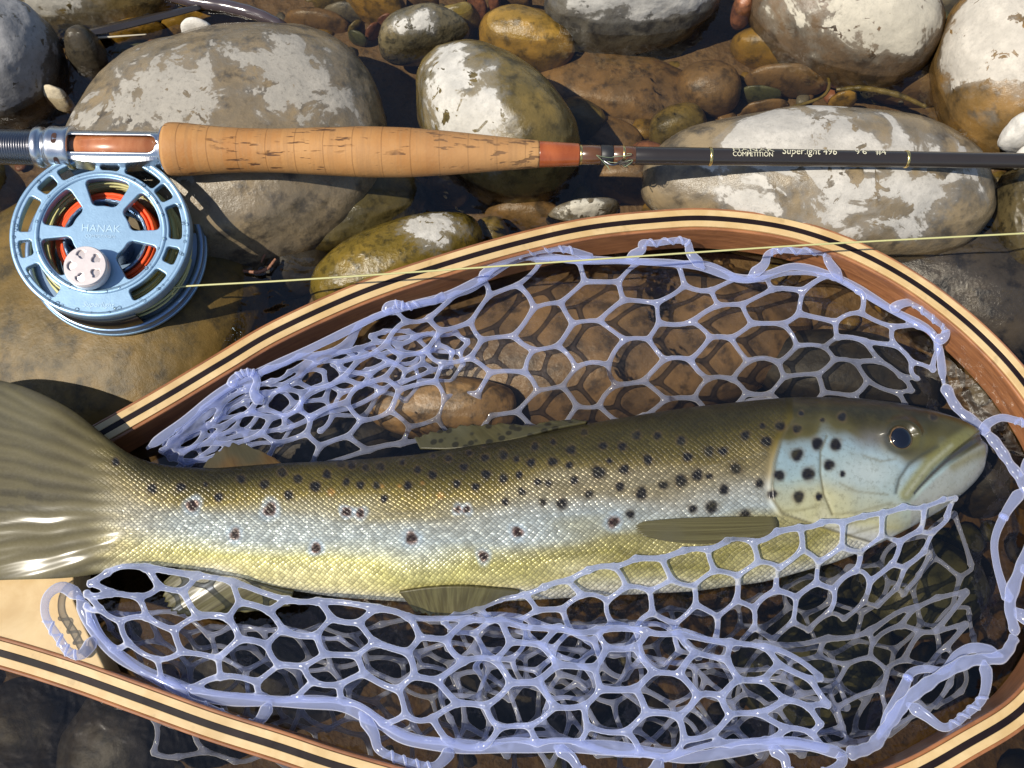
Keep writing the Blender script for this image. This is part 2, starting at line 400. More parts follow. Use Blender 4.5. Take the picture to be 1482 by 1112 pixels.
M_CRM = SM('pebble_cream', (0.55, 0.47, 0.33), (0.16, 0.115, 0.06), 29, (), -0.03, 0.3, 40, 0.2, 0.5)
small = [
 ('olive grey stone with two white dry flecks beside the tall striped stone', 612, 52, 66, 40, 12, -4, 19,
  SM('stone_flecked', DRYW, (0.10, 0.085, 0.052), 31, [blob(608, 32, 16, 26), blob(580, 36, 14, 17)], 0.001, 0.5, 80, 0.2, 0.2), 5, 0.09),
 ('ochre yellow submerged stone left of the white topped boulder', 762, 58, 72, 44, -12, -14, 18, M_OCH, 5, 0.08),
 ('olive stone tucked behind the flecked stone', 662, 38, 34, 30, 10, -14, 16, M_OLV, 5, 0.1),
 ('orange brown pebble cut off by the top edge', 545, 8, 46, 26, -18, -14, 16, M_OCH, 5, 0.08),
 ('big flat brown submerged stone between the tall stone and the white topped boulder', 895, 132, 128, 56, -10, -32, 17, M_BRN, 5, 0.08),
 ('round brown submerged stone left of the pale boulder', 1025, 130, 46, 40, 0, -22, 16, M_BRN, 5, 0.05),
 ('half moon olive pebble lying just above the rod blank', 980, 186, 44, 34, 14, -22, 15, M_OLV, 5, 0.08),
 ('mottled olive pebble right of the tall striped stone', 838, 176, 44, 30, -20, -25, 13, M_OLV, 5, 0.1),
 ('dim brown stone between mottled pebble and rod blank', 885, 205, 48, 34, -30, -32, 13, M_BRN, 5, 0.1),
 ('long tan submerged stone under the cream boulder', 1128, 76, 72, 32, -12, -22, 15, M_OCH, 5, 0.06),
 ('slim brown submerged stone below the long tan one', 1140, 117, 62, 22, -4, -20, 13, M_BRN, 5, 0.06),
 ('flat brown stone between cream boulder and pale boulder', 1320, 130, 70, 28, 0, -26, 14, M_BRN, 5, 0.08),
 ('little tan pebble above the pale boulder', 1218, 148, 20, 13, 0, -16, 9, M_OCH, 4, 0.1),
 ('thin greenish pebble right of the round brown stone', 1100, 138, 30, 10, -6, -24, 8, M_GRN, 4, 0.1),
 ('small brown flat pebble above the rod near the gold band', 1108, 160, 36, 12, 6, -22, 9, M_BRN, 4, 0.1),
 ('dark egg shaped pebble with white tip between the two left boulders', 130, 85, 27, 40, 8, -2, 22,
  SM('pebble_white_tip', (0.62, 0.58, 0.48), (0.055, 0.045, 0.03), 32, [blob(143, 66, 14, 15)], 0.003, 0.4, 60, 0.2, 0.15), 5, 0.05),
 ('small tan chip of stone beside the blue grey boulder', 83, 143, 22, 15, -15, -4, 11, M_CRM, 4, 0.16),
 ('cream chipped pebble right of the dark egg shaped pebble', 152, 108, 14, 26, -15, -12, 12, M_CRM, 4, 0.16),
 ('white pebble peeping over the back of the grey boulder', 293, 56, 26, 15, 0, 4, 15, M_WHT, 4, 0.08),
 ('reddish pebble beside the grey boulder', 231, 76, 15, 11, 0, -12, 10, M_RED, 4, 0.08),
 ('green flat pebble left of the reddish pebble', 198, 84, 34, 24, 20, -20, 12, M_GRN, 5, 0.08),
 ('ochre pebble under the dark reed blade', 200, 50, 40, 22, 10, -18, 12, M_OCH, 5, 0.08),
 ('brown pebble under the smooth dark stick', 300, 34, 62, 26, 8, -20, 14, M_OCH, 5, 0.08),
 ('pale tan pebble above the ochre pebble', 180, 28, 20, 11, 6, -16, 9, M_GRY, 4, 0.1),
 ('small round tan pebble beside the smooth dark stick', 212, 20, 13, 11, 0, -14, 8, M_OCH, 4, 0.1),
 ('brown flat stone right of the smooth dark stick', 460, 38, 48, 24, -6, -28, 13, M_BRN, 5, 0.08),
 ('grey brown pebble below the orange brown pebble', 500, 22, 32, 15, -4, -24, 10, M_GRY, 4, 0.1),
 ('dark brown pebble at the top edge left of the orange one', 480, 2, 30, 12, 0, -20, 9, M_OLV, 4, 0.1),
 ('tiny olive pebble left of the flecked stone', 516, 42, 13, 8, 30, -22, 6, M_OLV, 4, 0.1),
 ('tiny orange pebble left of the flecked stone', 540, 46, 13, 8, 40, -20, 6, M_RED, 4, 0.1),
 ('tiny dark pebble below the tiny olive one', 518, 56, 15, 8, -20, -22, 6, M_GRN, 4, 0.1),
 ('small orange pebble touching the flecked stone', 560, 33, 14, 7, 12, -18, 7, M_RED, 4, 0.1),
 ('tan pebble at the top edge above the flecked stone', 612, 4, 24, 10, 0, -16, 9, M_BRN, 4, 0.1),
 ('red brown pebble at the top edge', 690, 8, 18, 14, -40, -18, 10, M_RED, 4, 0.1),
 ('slim pink pebble at the top edge', 716, 6, 9, 15, 10, -16, 8, M_RED, 4, 0.1),
 ('rust coloured pebble beside the ochre stone', 745, 4, 26, 12, 0, -22, 9, M_BRN, 4, 0.1),
 ('dark red upright pebble between white topped and cream boulders', 1073, 18, 15, 24, 8, -6, 12, M_RED, 4, 0.1),
 ('grey pebble behind the cream boulder at the top right', 1372, 6, 30, 22, 0, -16, 14, M_GRY, 4, 0.1),
 ('dim greenish stone between the two right boulders', 1355, 60, 26, 44, 0, -26, 14, M_GRN, 5, 0.1),
 ('white chalky pebble at the right edge', 1478, 192, 26, 32, 0, 20, 14, M_WHT, 5, 0.14),
 ('small white pebble below the chalky one', 1482, 226, 12, 14, 0, 16, 10, M_WHT, 4, 0.14),
 ('olive stone at the left edge beside the reel', -2, 275, 30, 44, 0, -10, 18, M_OLV, 5, 0.08),
 ('brown rounded stone under the fly by the hook keeper', 910, 262, 64, 34, -8, -24, 16, M_BRN, 5, 0.08),
 ('reddish stone under the rod left of the gold band', 950, 240, 44, 28, -30, -16, 14, M_RED, 5, 0.06),
 ('grey dry topped stone just outside the top of the net rim', 845, 312, 52, 24, 8, -4, 14,
  SM('stone_grey_top', (0.42, 0.39, 0.32), (0.10, 0.08, 0.05), 33, [blob(850, 305, 10, 40)], 0.001, 0.6, 60, 0.3), 5, 0.08),
 ('dark brown stone above the net rim next to the grey topped one', 762, 315, 62, 30, -10, -22, 15, M_BRN, 5, 0.08),
 ('small dark stone between olive stone and net rim', 712, 345, 26, 30, 0, -18, 14, M_OLV, 5, 0.1),
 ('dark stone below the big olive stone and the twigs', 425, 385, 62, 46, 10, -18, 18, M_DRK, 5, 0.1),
 ('small wet brown stone under the tall striped stone', 648, 275, 34, 26, 0, -20, 13, M_BRN, 5, 0.1),
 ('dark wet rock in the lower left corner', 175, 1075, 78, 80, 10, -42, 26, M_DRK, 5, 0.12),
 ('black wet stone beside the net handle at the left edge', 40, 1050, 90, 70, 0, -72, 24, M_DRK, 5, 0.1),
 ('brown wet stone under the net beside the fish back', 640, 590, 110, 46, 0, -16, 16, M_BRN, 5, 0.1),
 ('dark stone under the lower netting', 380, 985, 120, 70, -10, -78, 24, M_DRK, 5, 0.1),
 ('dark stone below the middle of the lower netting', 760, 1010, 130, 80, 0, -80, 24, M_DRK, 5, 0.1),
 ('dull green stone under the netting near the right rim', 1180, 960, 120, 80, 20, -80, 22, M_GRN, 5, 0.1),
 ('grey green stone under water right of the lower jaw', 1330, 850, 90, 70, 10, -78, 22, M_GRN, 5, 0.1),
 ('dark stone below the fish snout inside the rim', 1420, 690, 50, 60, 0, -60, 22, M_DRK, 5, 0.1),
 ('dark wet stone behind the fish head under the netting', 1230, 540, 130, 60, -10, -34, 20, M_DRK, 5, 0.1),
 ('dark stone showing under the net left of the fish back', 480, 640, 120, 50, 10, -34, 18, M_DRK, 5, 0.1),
]
for k, s_ in enumerate(small):
    stone(*s_[:9], sub=s_[9], seed=200 + k, lump=s_[10], cat='stone' if s_[9] > 4 else 'pebble', name='river_stone' if s_[9] > 4 else 'river_pebble')

def scatter(name, label, n, area, size, zbed, seed, mats, sub, hole=None):
    rng = random.Random(seed); mb = MB(); mi = []
    for k in range(n):
        x, y = rng.uniform(*area[0]), rng.uniform(*area[1])
        if hole and hole[0] < x < hole[1] and hole[2] < y < hole[3]: continue
        a = rng.uniform(*size); b = a * rng.uniform(.55, 1); c = a * rng.uniform(.35, .7)
        V, F = stone_shape(a, b, c, rng.uniform(0, 6.3), seed * 1000 + k, sub, 0.12)
        zz = zbed if not callable(zbed) else zbed(x, y)
        mb.add(V + np.array((x, y, zz + c * rng.uniform(0.0, .5))), F); mi += [k % len(mats)] * len(F)
    o = mb.build(name, mats[0]); 
    for m in mats[1:]: o.data.materials.append(m)
    o.data.polygons.foreach_set('material_index', mi)
    return tag(o, label, 'gravel', kind='stuff')
bedz = lambda x, y: -0.029 - 0.062 * float(smooth(0.07, -0.06, y))
scatter('gravel', 'small brown pebbles and gravel covering the stream bed', 700, ((-.36, .36), (-.005, .34)), (0.0025, 0.008), bedz, 3, [M_OCH, M_BRN, M_OLV, M_GRY, M_RED], 2)
scatter('gravel', 'pebbles of the deeper stream bed under the net, darkened to look shaded', 260, ((-.36, .36), (-.26, -.005)), (0.004, 0.012), bedz, 4, [M_DRK, M_DRK, M_GRN], 2)  # dark version of the gravel, shade of the deep bed put into its colour
scatter('cobbles_beyond', 'wet cobbles of the stream continuing around the scene', 240, ((-1.1, 1.1), (-.9, 1.2)), (0.025, 0.075), lambda x, y: -0.03, 5, [M_BRN, M_OLV, M_GRY, M_WHT], 4, hole=(-.40, .40, -.33, .42))

# ------------------------------------------------------------------ landing net: laminated hoop, throat and handle
M_MAHO = wood_mat('mahogany', (0.20, 0.078, 0.032), (0.36, 0.15, 0.06), (60, 60, 500))
M_MAPLE = wood_mat('maple', (0.52, 0.35, 0.155), (0.64, 0.475, 0.25), (60, 60, 400))
M_WENGE = wood_mat('wenge', (0.010, 0.006, 0.007), (0.02, 0.012, 0.012), (60, 60, 400))
ZT = 0.020                                                    # top of the hoop above the water
HOOP = [(-330, 868), (-200, 812), (-60, 744), (60, 676), (156, 622), (240, 574), (325, 523), (402, 478), (524, 423), (645, 382), (750, 352),
        (849, 330), (948, 319), (1027, 316), (1120, 326), (1195, 346), (1269, 378), (1343, 423), (1417, 483), (1482, 554), (1535, 640),
        (1565, 745), (1565, 850), (1538, 945), (1482, 1024), (1399, 1078), (1300, 1130), (1160, 1172), (1000, 1190), (830, 1185), (660, 1155), (500, 1112),
        (405, 1081), (304, 1049), (202, 1012), (101, 976), (0, 945), (-110, 918), (-220, 896), (-330, 880)]
hoop = catmull(P([h[0] for h in HOOP], [h[1] for h in HOOP], ZT), 420)
hoop_t = np.gradient(hoop, axis=0); hoop_t /= np.linalg.norm(hoop_t, axis=1)[:, None]
hoop_out = np.column_stack([-hoop_t[:, 1], hoop_t[:, 0], np.zeros(len(hoop))])       # away from the inside (path runs clockwise)
net = empty('landing_net', P(-60, 850, 0.0), 'teardrop wooden landing net with pale and dark laminated rim holding the trout', 'landing net')
def ply(name, o0, o1, z0, z1, mat, rnd=0.0008, label=None):
    prof = [(o0, z0 + rnd), (o0 + rnd, z0), (o1 - rnd, z0), (o1, z0 + rnd), (o1, z1 - rnd), (o1 - rnd * .3, z1 - rnd * .3), (o1 - rnd, z1), (o0 + rnd, z1), (o0 + rnd * .3, z1 - rnd * .3), (o0, z1 - rnd)]
    G = np.array([hoop + hoop_out * o + np.array((0, 0, z)) for o, z in prof]).transpose(1, 0, 2)
    mb = MB(); mb.grid(G, closeu=True)
    o = mb.build(name, mat, net, sm=False)
    if label: o['label'] = label
    return o
MM = 0.001
ply('outer_ply', 4.35 * MM, 5.9 * MM, -19 * MM, -0.5 * MM, M_MAHO, 0.0007)
ply('maple_ply', 1.32 * MM, 4.34 * MM, -18.6 * MM, 0.15 * MM, M_MAPLE, 0.0002)
M_WENGE.node_tree.nodes['Principled BSDF'].inputs['Coat Weight'].default_value = 0.0
M_WENGE.node_tree.nodes['Principled BSDF'].inputs['Specular IOR Level'].default_value = 0.2
ply('dark_ply', -1.3 * MM, 1.31 * MM, -18.6 * MM, 0.10 * MM, M_WENGE, 0.0002)
ply('maple_ply', -4.34 * MM, -1.31 * MM, -18.6 * MM, 0.15 * MM, M_MAPLE, 0.0002)
ply('inner_ply', -5.9 * MM, -4.35 * MM, -19 * MM, -0.3 * MM, M_MAHO, 0.0006)
# throat: maple wedge between the two ends of the hoop, running out into the handle
th = [(-330, 850), (-200, 826), (-60, 768), (60, 702), (140, 655), (150, 700), (122, 760), (104, 820), (104, 870), (118, 905), (150, 972), (100, 960), (0, 926), (-110, 900), (-220, 884), (-330, 872)]
tw = P([t_[0] for t_ in th], [t_[1] for t_ in th], ZT - 0.0008)
org = tw.mean(0)
flat_shape('throat', [[(q[0] - org[0], q[1] - org[1]) for q in tw]], 0.0165, 0.0006, M_MAPLE, net, (org + np.array((0, 0, -0.0091)), RGT, np.array((0, 1.0, 0)), np.array((0, 0, 1.0))))
mb = MB(); ha = P(-320, 866, ZT - 0.010); hb = P(-900, 905, ZT - 0.006)
pts = ha + (hb - ha) * np.linspace(0, 1, 30)[:, None]
mb.tube(pts, 0.0125 + 0.0035 * np.sin(np.linspace(0.2, 3.0, 30)), 20, flat=0.75)
mb.build('handle', M_MAHO, net)

# ------------------------------------------------------------------ the trout
# fish outline measured in the photo (shared with the trout builder below)
FX = [-130, -100, -60, -20, 20, 60, 100, 130, 165, 200, 240, 300, 400, 500, 600, 700, 800, 900, 1000, 1100, 1150, 1200, 1250, 1300, 1350, 1390, 1412, 1428]
FT = [560, 552, 548, 553, 562, 578, 599, 622, 650, 668, 676, 680, 672, 668, 660, 643, 625, 607, 592, 582, 578, 578, 580, 586, 596, 608, 619, 633]
FB = [828, 832, 833, 832, 831, 831, 831, 829, 824, 818, 816, 823, 848, 862, 868, 868, 862, 856, 850, 836, 822, 808, 788, 764, 738, 710, 690, 666]
FTH = [0.5, 0.55, 0.6, 0.7, 0.8, 1.0, 1.7, 3.0, 5.4, 8, 10, 12.5, 17, 21, 24, 25.5, 26.5, 26.5, 26, 25, 24, 22.5, 20.5, 18, 14.5, 11, 8, 4]       # half thickness, mm
FZ = [26, 27, 28, 29.5, 30.5, 31, 30.5, 29.5, 28, 26, 23.5, 20, 16, 14, 13, 13, 13, 13, 13, 13, 13, 13, 13, 13, 13, 13, 13, 13]                   # height of the axis, mm
def fish_z(px, py):
    T, B_, H, Z = lin(px, FX, FT), lin(px, FX, FB), lin(px, FX, FTH), lin(px, FX, FZ)
    t_ = np.clip((py - (T + B_) / 2) / ((B_ - T) / 2), -1, 1)
    return Z + H * np.sqrt(1 - t_ ** 2)

def zm(x0, y0, k, lst): return [(x0 + a / k, y0 + b / k, r / k) for a, b, r in lst]
SPOTS = zm(400, 550, 2.47, [(20, 330, 13), (75, 353, 12), (140, 380, 14), (42, 410, 11), (180, 335, 11), (230, 300, 12), (268, 305, 12), (320, 315, 11), (372, 310, 13), (250, 365, 11), (300, 376, 12), (358, 378, 11), (385, 425, 12),
   (470, 378, 13), (505, 320, 11), (558, 340, 13), (450, 295, 9), (615, 280, 11), (670, 312, 12), (645, 372, 12), (712, 382, 12), (745, 278, 12), (750, 338, 14), (810, 268, 14), (812, 352, 14), (858, 282, 10), (868, 340, 11), (910, 296, 13), (877, 400, 12),
   (818, 436, 11), (953, 437, 11), (1020, 443, 16), (935, 365, 12), (973, 370, 11), (987, 292, 14), (925, 238, 12), (1053, 250, 14), (1047, 305, 11), (1065, 360, 13), (1100, 187, 10), (1117, 408, 13), (1152, 330, 20), (1168, 236, 12), (1190, 290, 9),
   (1236, 238, 13), (1243, 320, 15), (1228, 382, 14), (1287, 198, 13), (1328, 286, 15), (1305, 406, 18), (1362, 200, 12), (1383, 376, 14), (1447, 218, 14), (1447, 362, 19), (1470, 275, 14), (1265, 480, 13), (990, 222, 9), (740, 230, 8), (690, 262, 9), (560, 270, 8)])
SPOTS += zm(0, 520, 2.926, [(645, 548, 18), (765, 542, 16), (925, 585, 16), (1020, 508, 15), (1120, 530, 17), (1195, 480, 14), (1222, 577, 16), (1265, 508, 13), (1335, 540, 18), (1385, 490, 14), (490, 435, 14), (870, 530, 9)])
SPOTS += zm(1000, 540, 3.0747, [(80, 348, 19), (142, 348, 17), (28, 455, 21), (82, 460, 13), (200, 425, 21), (146, 520, 18), (8, 605, 16), (92, 597, 23), (240, 632, 20), (242, 278, 17), (335, 305, 20), (305, 492, 16), (318, 237, 11), (398, 236, 18),
   (470, 365, 23), (560, 315, 22), (520, 450, 24), (390, 457, 20), (477, 552, 21), (568, 551, 14), (360, 540, 16), (642, 320, 22), (613, 410, 20), (673, 450, 11), (470, 250, 16), (672, 196, 16), (585, 210, 9), (1080, 195, 14), (490, 180, 10)])
HALO = zm(400, 550, 2.47, [(255, 473, 13), (300, 477, 14), (648, 463, 11), (680, 463, 12), (483, 566, 19), (862, 544, 17), (740, 630, 16), (142, 601, 14), (1205, 508, 18)]) + zm(0, 520, 2.926, [(815, 620, 22), (1143, 637, 24), (995, 742, 20), (1338, 800, 18), (1460, 645, 14)])
ORNG = zm(400, 550, 2.47, [(195, 402, 16), (587, 415, 14), (522, 370, 9), (378, 380, 9), (440, 380, 8)])
OPERC = [(1147, 606), (1136, 622), (1128, 638), (1119, 670), (1115, 703), (1117, 725), (1130, 744), (1165, 756), (1215, 772), (1310, 800)]
PREOP = [(1196, 632), (1187, 654), (1187, 686), (1192, 716), (1204, 745)]
MAXGR = [(1358, 646), (1335, 658), (1316, 672), (1302, 693), (1297, 713)]
MAXIL = [(1406, 626), (1376, 645), (1345, 672), (1325, 697), (1311, 716)]
MOUTH = [(1432, 628), (1415, 636), (1392, 652), (1371, 668), (1351, 686), (1333, 704), (1324, 714)]
EYE = (1304, 634)
fish = empty('brown_trout', P(760, 860, 0.0), 'large spotted brown trout lying on its side in the net', 'fish')
def build_fish():
    st = np.concatenate([np.arange(-128, 1085, 2.2), np.arange(1085, 1427.6, 1.5)])
    def sm_(y): 
        q = np.interp(st, FX, y); k = np.hanning(31); k /= k.sum()
        p = np.pad(q, 15, mode='reflect', reflect_type='odd'); return np.convolve(p, k, 'valid')
    T, B_, H, Z = sm_(FT), sm_(FB), sm_(FTH), sm_(FZ)
    cy = (T + B_) / 2
    # round off the snout
    end = np.sqrt(np.clip((1429.5 - st) / 14.0, 0.01, 1)); end = np.minimum(end, 1)
    n = 360
    f = np.linspace(0, 1, n, endpoint=False)
    ang = 2 * math.pi * f                                       # 0 = dorsal edge, pi/2 = visible flank, pi = belly
    ang = ang - 0.22 * np.sin(2 * ang)                           # more rings on the flank than along the edges
    ce, se = np.cos(ang), np.sin(ang)
    C = P(st, cy, Z * MM)
    top = P(st, T, Z * MM); bot = P(st, B_, Z * MM)
    Hh = np.linalg.norm(top - bot, axis=1) / 2 * end; Th = H * MM * end
    roll = R(9)
    U = np.array((0, math.cos(roll), math.sin(roll))); N = np.array((0, -math.sin(roll), math.cos(roll)))
    ee = 0.90
    sc_ = np.sign(ce) * np.abs(ce) ** 1.0; ss_ = np.sign(se) * np.abs(se) ** ee
    PX = np.broadcast_to(st[:, None], (len(st), n)).copy()
    PY = cy[:, None] - sc_[None] * ((B_ - T) / 2 * end)[:, None]
    vis = np.clip(se, 0, 1)[None] * np.ones_like(PX)
    G0 = C[:, None] + sc_[None, :, None] * (Hh[:, None, None]) * U + (ss_[None] * Th[:, None])[..., None] * N
    PX, PY = proj(G0)                                           # where each skin point is seen, to place its markings
    y0 = np.where(vis > 0, PY, 9e3).min(1)[:, None]; y1 = np.where(vis > 0, PY, -9e3).max(1)[:, None]
    tt = np.clip((PY - y0) / (y1 - y0), 0, 1)
    tail = smooth(205, 120, PX + 10 * np.sin(PY * 0.30))         # how far a point belongs to the fin rays
    wob = np.array([[mnoise.noise((a * .02, b * .012, 7)) for b in np.linspace(540, 860, 30)] for a in st])
    wob = np.array([np.interp(PY[i], np.linspace(540, 860, 30), wob[i]) for i in range(len(st))])
    fan = np.arctan2(PY - 742, 345 - PX) + 0.012 * wob; fard = np.hypot(PY - 742, 345 - PX)
    # rays fork towards the free edge
    ray1 = np.sin(fan * 88 + 0.8 * np.sin(fan * 9)); ray2 = np.sin(fan * 176 + 1.0 * np.sin(fan * 7 + 1))
    rays = ray1 * smooth(120, 230, fard) * (1 - 0.6 * smooth(300, 400, fard)) + 0.8 * ray2 * smooth(280, 380, fard)
    fold = np.sin(fan * 5.5 + 1.2 + 0.25 * wob) + 0.5 * np.sin(fan * 11 + 0.6) + 0.22 * np.sin(fan * 27 + 2 + 0.3 * wob)
    d = np.zeros_like(PX)
    hm = st > 1040
    x, y = PX[hm], PY[hm]
    xe = np.interp(y, [q[1] for q in OPERC], [q[0] for q in OPERC])
    sd = x - xe
    rim = smooth(-5, 3, sd) * np.exp(-np.clip(sd, 0, 999) / 70) * smooth(598, 625, y) * smooth(800, 765, y)
    dh = 1.2 * rim - 0.5 * np.exp(-(np.clip(-sd, 0, 99) / 10) ** 2) * (sd < 0) * smooth(598, 625, y)
    dh -= 0.35 * np.exp(-(poly_dist(x, y, PREOP) / 2.6) ** 2)
    dh += 0.2 * smooth(0, 25, x - 1190) * smooth(1260, 1200, x) * smooth(625, 650, y)
    re = np.hypot(x - EYE[0], (y - EYE[1]) * 1.05)
    dh += 1.3 * np.exp(-((re - 25) / 7) ** 2) * np.where(y < EYE[1] - 4, 1.9, 0.5) - 1.5 * np.exp(-(re / 16) ** 2)
    dmx = poly_dist(x, y, MAXIL)
    dh += 0.6 * np.exp(-(dmx / 9) ** 4) - 0.5 * np.exp(-(poly_dist(x, y, MAXGR) / 3.2) ** 2)
    dmo = poly_dist(x, y, MOUTH)
    wid = np.interp(x, [1320, 1370, 1430], [2.0, 4.5, 9])
    dh -= np.interp(x, [1320, 1360, 1430], [0.7, 1.8, 3.0]) * np.exp(-(dmo / wid) ** 4)
    # gill membranes / branchiostegal rays under the jaw
    dh += 0.10 * np.sin((y + 0.35 * x) * 0.42) * smooth(742, 756, y) * smooth(1090, 1130, x) * smooth(1310, 1270, x)
    d[hm] = dh
    # ribs and belly crease on the body
    d += 0.5 * np.sin(PX * 0.028 + 0.02 * PY) * np.exp(-((PY - (cy + 60)[:, None]) / 30) ** 2) * (PX < 1050)
    d *= vis ** 0.5 * MM
    d += tail * (0.05 * rays + 0.30 * fold * smooth(150, 420, fard)) * MM * np.where(se[None] >= 0, 1, 1) * smooth(0.0, 0.05, tt) * smooth(1.0, 0.95, tt)
    G = C[:, None] + sc_[None, :, None] * (Hh[:, None, None]) * U + (ss_[None] * Th[:, None] + d)[..., None] * N
    mb = MB(); mb.grid(G, closeu=True)
    m = n; last = (len(st) - 1) * n
    mb.f.append(tuple(range(m - 1, -1, -1))); mb.f.append(tuple(last + j for j in range(m)))
    # ---- skin colour per vertex (own colouring, lines along head ridges and grooves, painted gill-edge shadow)
    stops = [0.0, 0.10, 0.20, 0.29, 0.37, 0.46, 0.58, 0.70, 0.80, 0.90, 1.0]
    cA = np.array([(0.018, 0.015, 0.004), (0.050, 0.040, 0.009), (0.125, 0.095, 0.018), (0.23, 0.175, 0.045), (0.27, 0.24, 0.14), (0.28, 0.295, 0.265), (0.30, 0.335, 0.325), (0.42, 0.42, 0.28), (0.48, 0.44, 0.16), (0.60, 0.54, 0.26), (0.68, 0.64, 0.48)])
    cB = np.array([(0.018, 0.015, 0.004), (0.042, 0.034, 0.008), (0.088, 0.068, 0.016), (0.155, 0.118, 0.040), (0.22, 0.185, 0.11), (0.28, 0.275, 0.235), (0.285, 0.315, 0.31), (0.235, 0.21, 0.09), (0.195, 0.17, 0.048), (0.34, 0.305, 0.14), (0.54, 0.52, 0.43)])
    w = smooth(520, 900, PX)[..., None]
    nz = np.array([[mnoise.noise((a * .011, b * .03, 0)) for b in np.linspace(560, 880, 40)] for a in st])
    off = np.array([np.interp(PY[i], np.linspace(560, 880, 40), nz[i]) for i in range(len(st))])
    to = np.clip(tt + 0.10 * off + 0.035 * np.sin(PX * 0.017) , 0, 1)
    colr = np.zeros(PX.shape + (3,))
    for c in range(3):
        colr[..., c] = np.interp(to, stops, cA[:, c]) * (1 - w[..., 0]) + np.interp(to, stops, cB[:, c]) * w[..., 0]
    # tail wrist and fin membrane
    k = (smooth(290, 170, PX) * smooth(0.08, 0.3, tt) * smooth(1.0, 0.8, tt))[..., None] * 0.55; colr = colr * (1 - k) + np.array((0.36, 0.30, 0.18)) * k
    mem = np.clip(0.5 + 0.42 * rays + 0.25 * fold + 0.6 * off, 0, 1)[..., None]
    fcol = np.array((0.10, 0.078, 0.022)) * (1 - mem) + np.array((0.25, 0.205, 0.085)) * mem
    up = (smooth(0.55, 0.15, tt) * smooth(100, 40, PX))[..., None] * 0.30; fcol = fcol * (1 - up) + np.array((0.26, 0.25, 0.175)) * up
    dk = (np.exp(-((PY - 722) / 30) ** 2) * smooth(110, 40, PX) * (0.4 + 0.6 * (rays < 0.2)))[..., None] * 0.65; fcol = fcol * (1 - dk) + np.array((0.030, 0.024, 0.010)) * dk
    edg = (np.exp(-(tt / 0.035) ** 2))[..., None] * 0.6; fcol = fcol * (1 - edg) + np.array((0.05, 0.042, 0.018)) * edg
    k = tail[..., None] * 0.92; colr = colr * (1 - k) + fcol * k
    # head
    hd = (smooth(-2, 3, PX - np.interp(PY, [q[1] for q in OPERC], [q[0] for q in OPERC])))
    yb = np.interp(PX, [1110, 1140, 1190, 1235, 1275, 1310, 1345, 1400], [640, 632, 620, 632, 645, 662, 655, 640])
    dy = PY - yb + 26 * off + 5 * np.sin(PX * 0.13) * np.sin(PX * 0.051 + 1)
    hs = [-62, -40, -20, -7, 5, 22, 55, 85, 112, 150]
    hc = np.array([(0.016, 0.014, 0.005), (0.030, 0.025, 0.007), (0.058, 0.048, 0.012), (0.105, 0.092, 0.034), (0.20, 0.245, 0.25), (0.27, 0.38, 0.44), (0.31, 0.41, 0.42), (0.38, 0.40, 0.30), (0.47, 0.45, 0.26), (0.54, 0.54, 0.49)])
    hcol = np.stack([np.interp(dy, hs, hc[:, c]) for c in range(3)], -1)
    fr = (smooth(1330, 1400, PX) * smooth(690, 640, PY))[..., None] * 0.8; hcol = hcol * (1 - fr) + np.array((0.075, 0.066, 0.020)) * fr
    def put(colr, mask, c): return colr * (1 - mask[..., None]) + np.array(c) * mask[..., None]
    ck = np.exp(-(((PX - 1255) / 50) ** 2 + ((PY - 685) / 30) ** 2)); hcol = put(hcol, ck * 0.7, (0.46, 0.51, 0.50))
    mxl = np.exp(-(poly_dist(PX, PY, MAXIL) / 11) ** 4) * (PX > 1290); hcol = put(hcol, mxl * 0.9, (0.22, 0.21, 0.075))
    ed = np.exp(-(poly_dist(PX, PY, MAXIL[1:]) / 3) ** 2) * (PX > 1290); hcol = put(hcol, ed * 0.4, (0.50, 0.52, 0.42))
    jaw = smooth(6, 14, (PY - np.interp(PX, [q[0] for q in MOUTH[::-1]], [q[1] for q in MOUTH[::-1]]))) * (PX > 1318); hcol = put(hcol, jaw * 0.85, (0.33, 0.34, 0.31))
    jo = np.exp(-(poly_dist(PX, PY, [(1380, 676), (1405, 662), (1424, 655)]) / 7) ** 2); hcol = put(hcol, jo * 0.7, (0.20, 0.18, 0.07))
    hcol = put(hcol, np.exp(-(poly_dist(PX, PY, MOUTH) / np.interp(PX, [1320, 1370, 1430], [1.6, 3.0, 5.5])) ** 4) * (PX > 1300), (0.05, 0.05, 0.055))
    hcol = put(hcol, np.exp(-(poly_dist(PX, PY, MAXGR) / 2.5) ** 2) * 0.8, (0.05, 0.055, 0.045))
    hcol = put(hcol, np.exp(-(poly_dist(PX, PY, PREOP) / 1.7) ** 2) * 0.75, (0.10, 0.085, 0.03))
    for ln in ([(1128, 741), (1160, 738), (1192, 730)], [(1204, 745), (1240, 742), (1290, 728)], [(1150, 762), (1210, 764), (1270, 748)], [(1165, 775), (1220, 777), (1280, 760)], [(1250, 660), (1275, 668), (1296, 664)], [(1215, 700), (1240, 712), (1285, 716)]):
        hcol = put(hcol, np.exp(-(poly_dist(PX, PY, ln) / 1.8) ** 2) * 0.45, (0.15, 0.125, 0.05))
    orb = np.exp(-((np.hypot(PX - EYE[0], PY - EYE[1]) - 22) / 4.5) ** 2); hcol = put(hcol, orb * 0.6, (0.045, 0.04, 0.02))
    ptc = np.exp(-(((PX - 1262) / 26) ** 2 + ((PY - 636) / 14) ** 2)); hcol = put(hcol, ptc * 0.55, (0.17, 0.17, 0.20))
    ptc = np.exp(-(((PX - 1330) / 30) ** 2 + ((PY - 640) / 11) ** 2)); hcol = put(hcol, ptc * 0.6, (0.14, 0.13, 0.045))
    colr = colr * (1 - hd[..., None]) + hcol * hd[..., None]
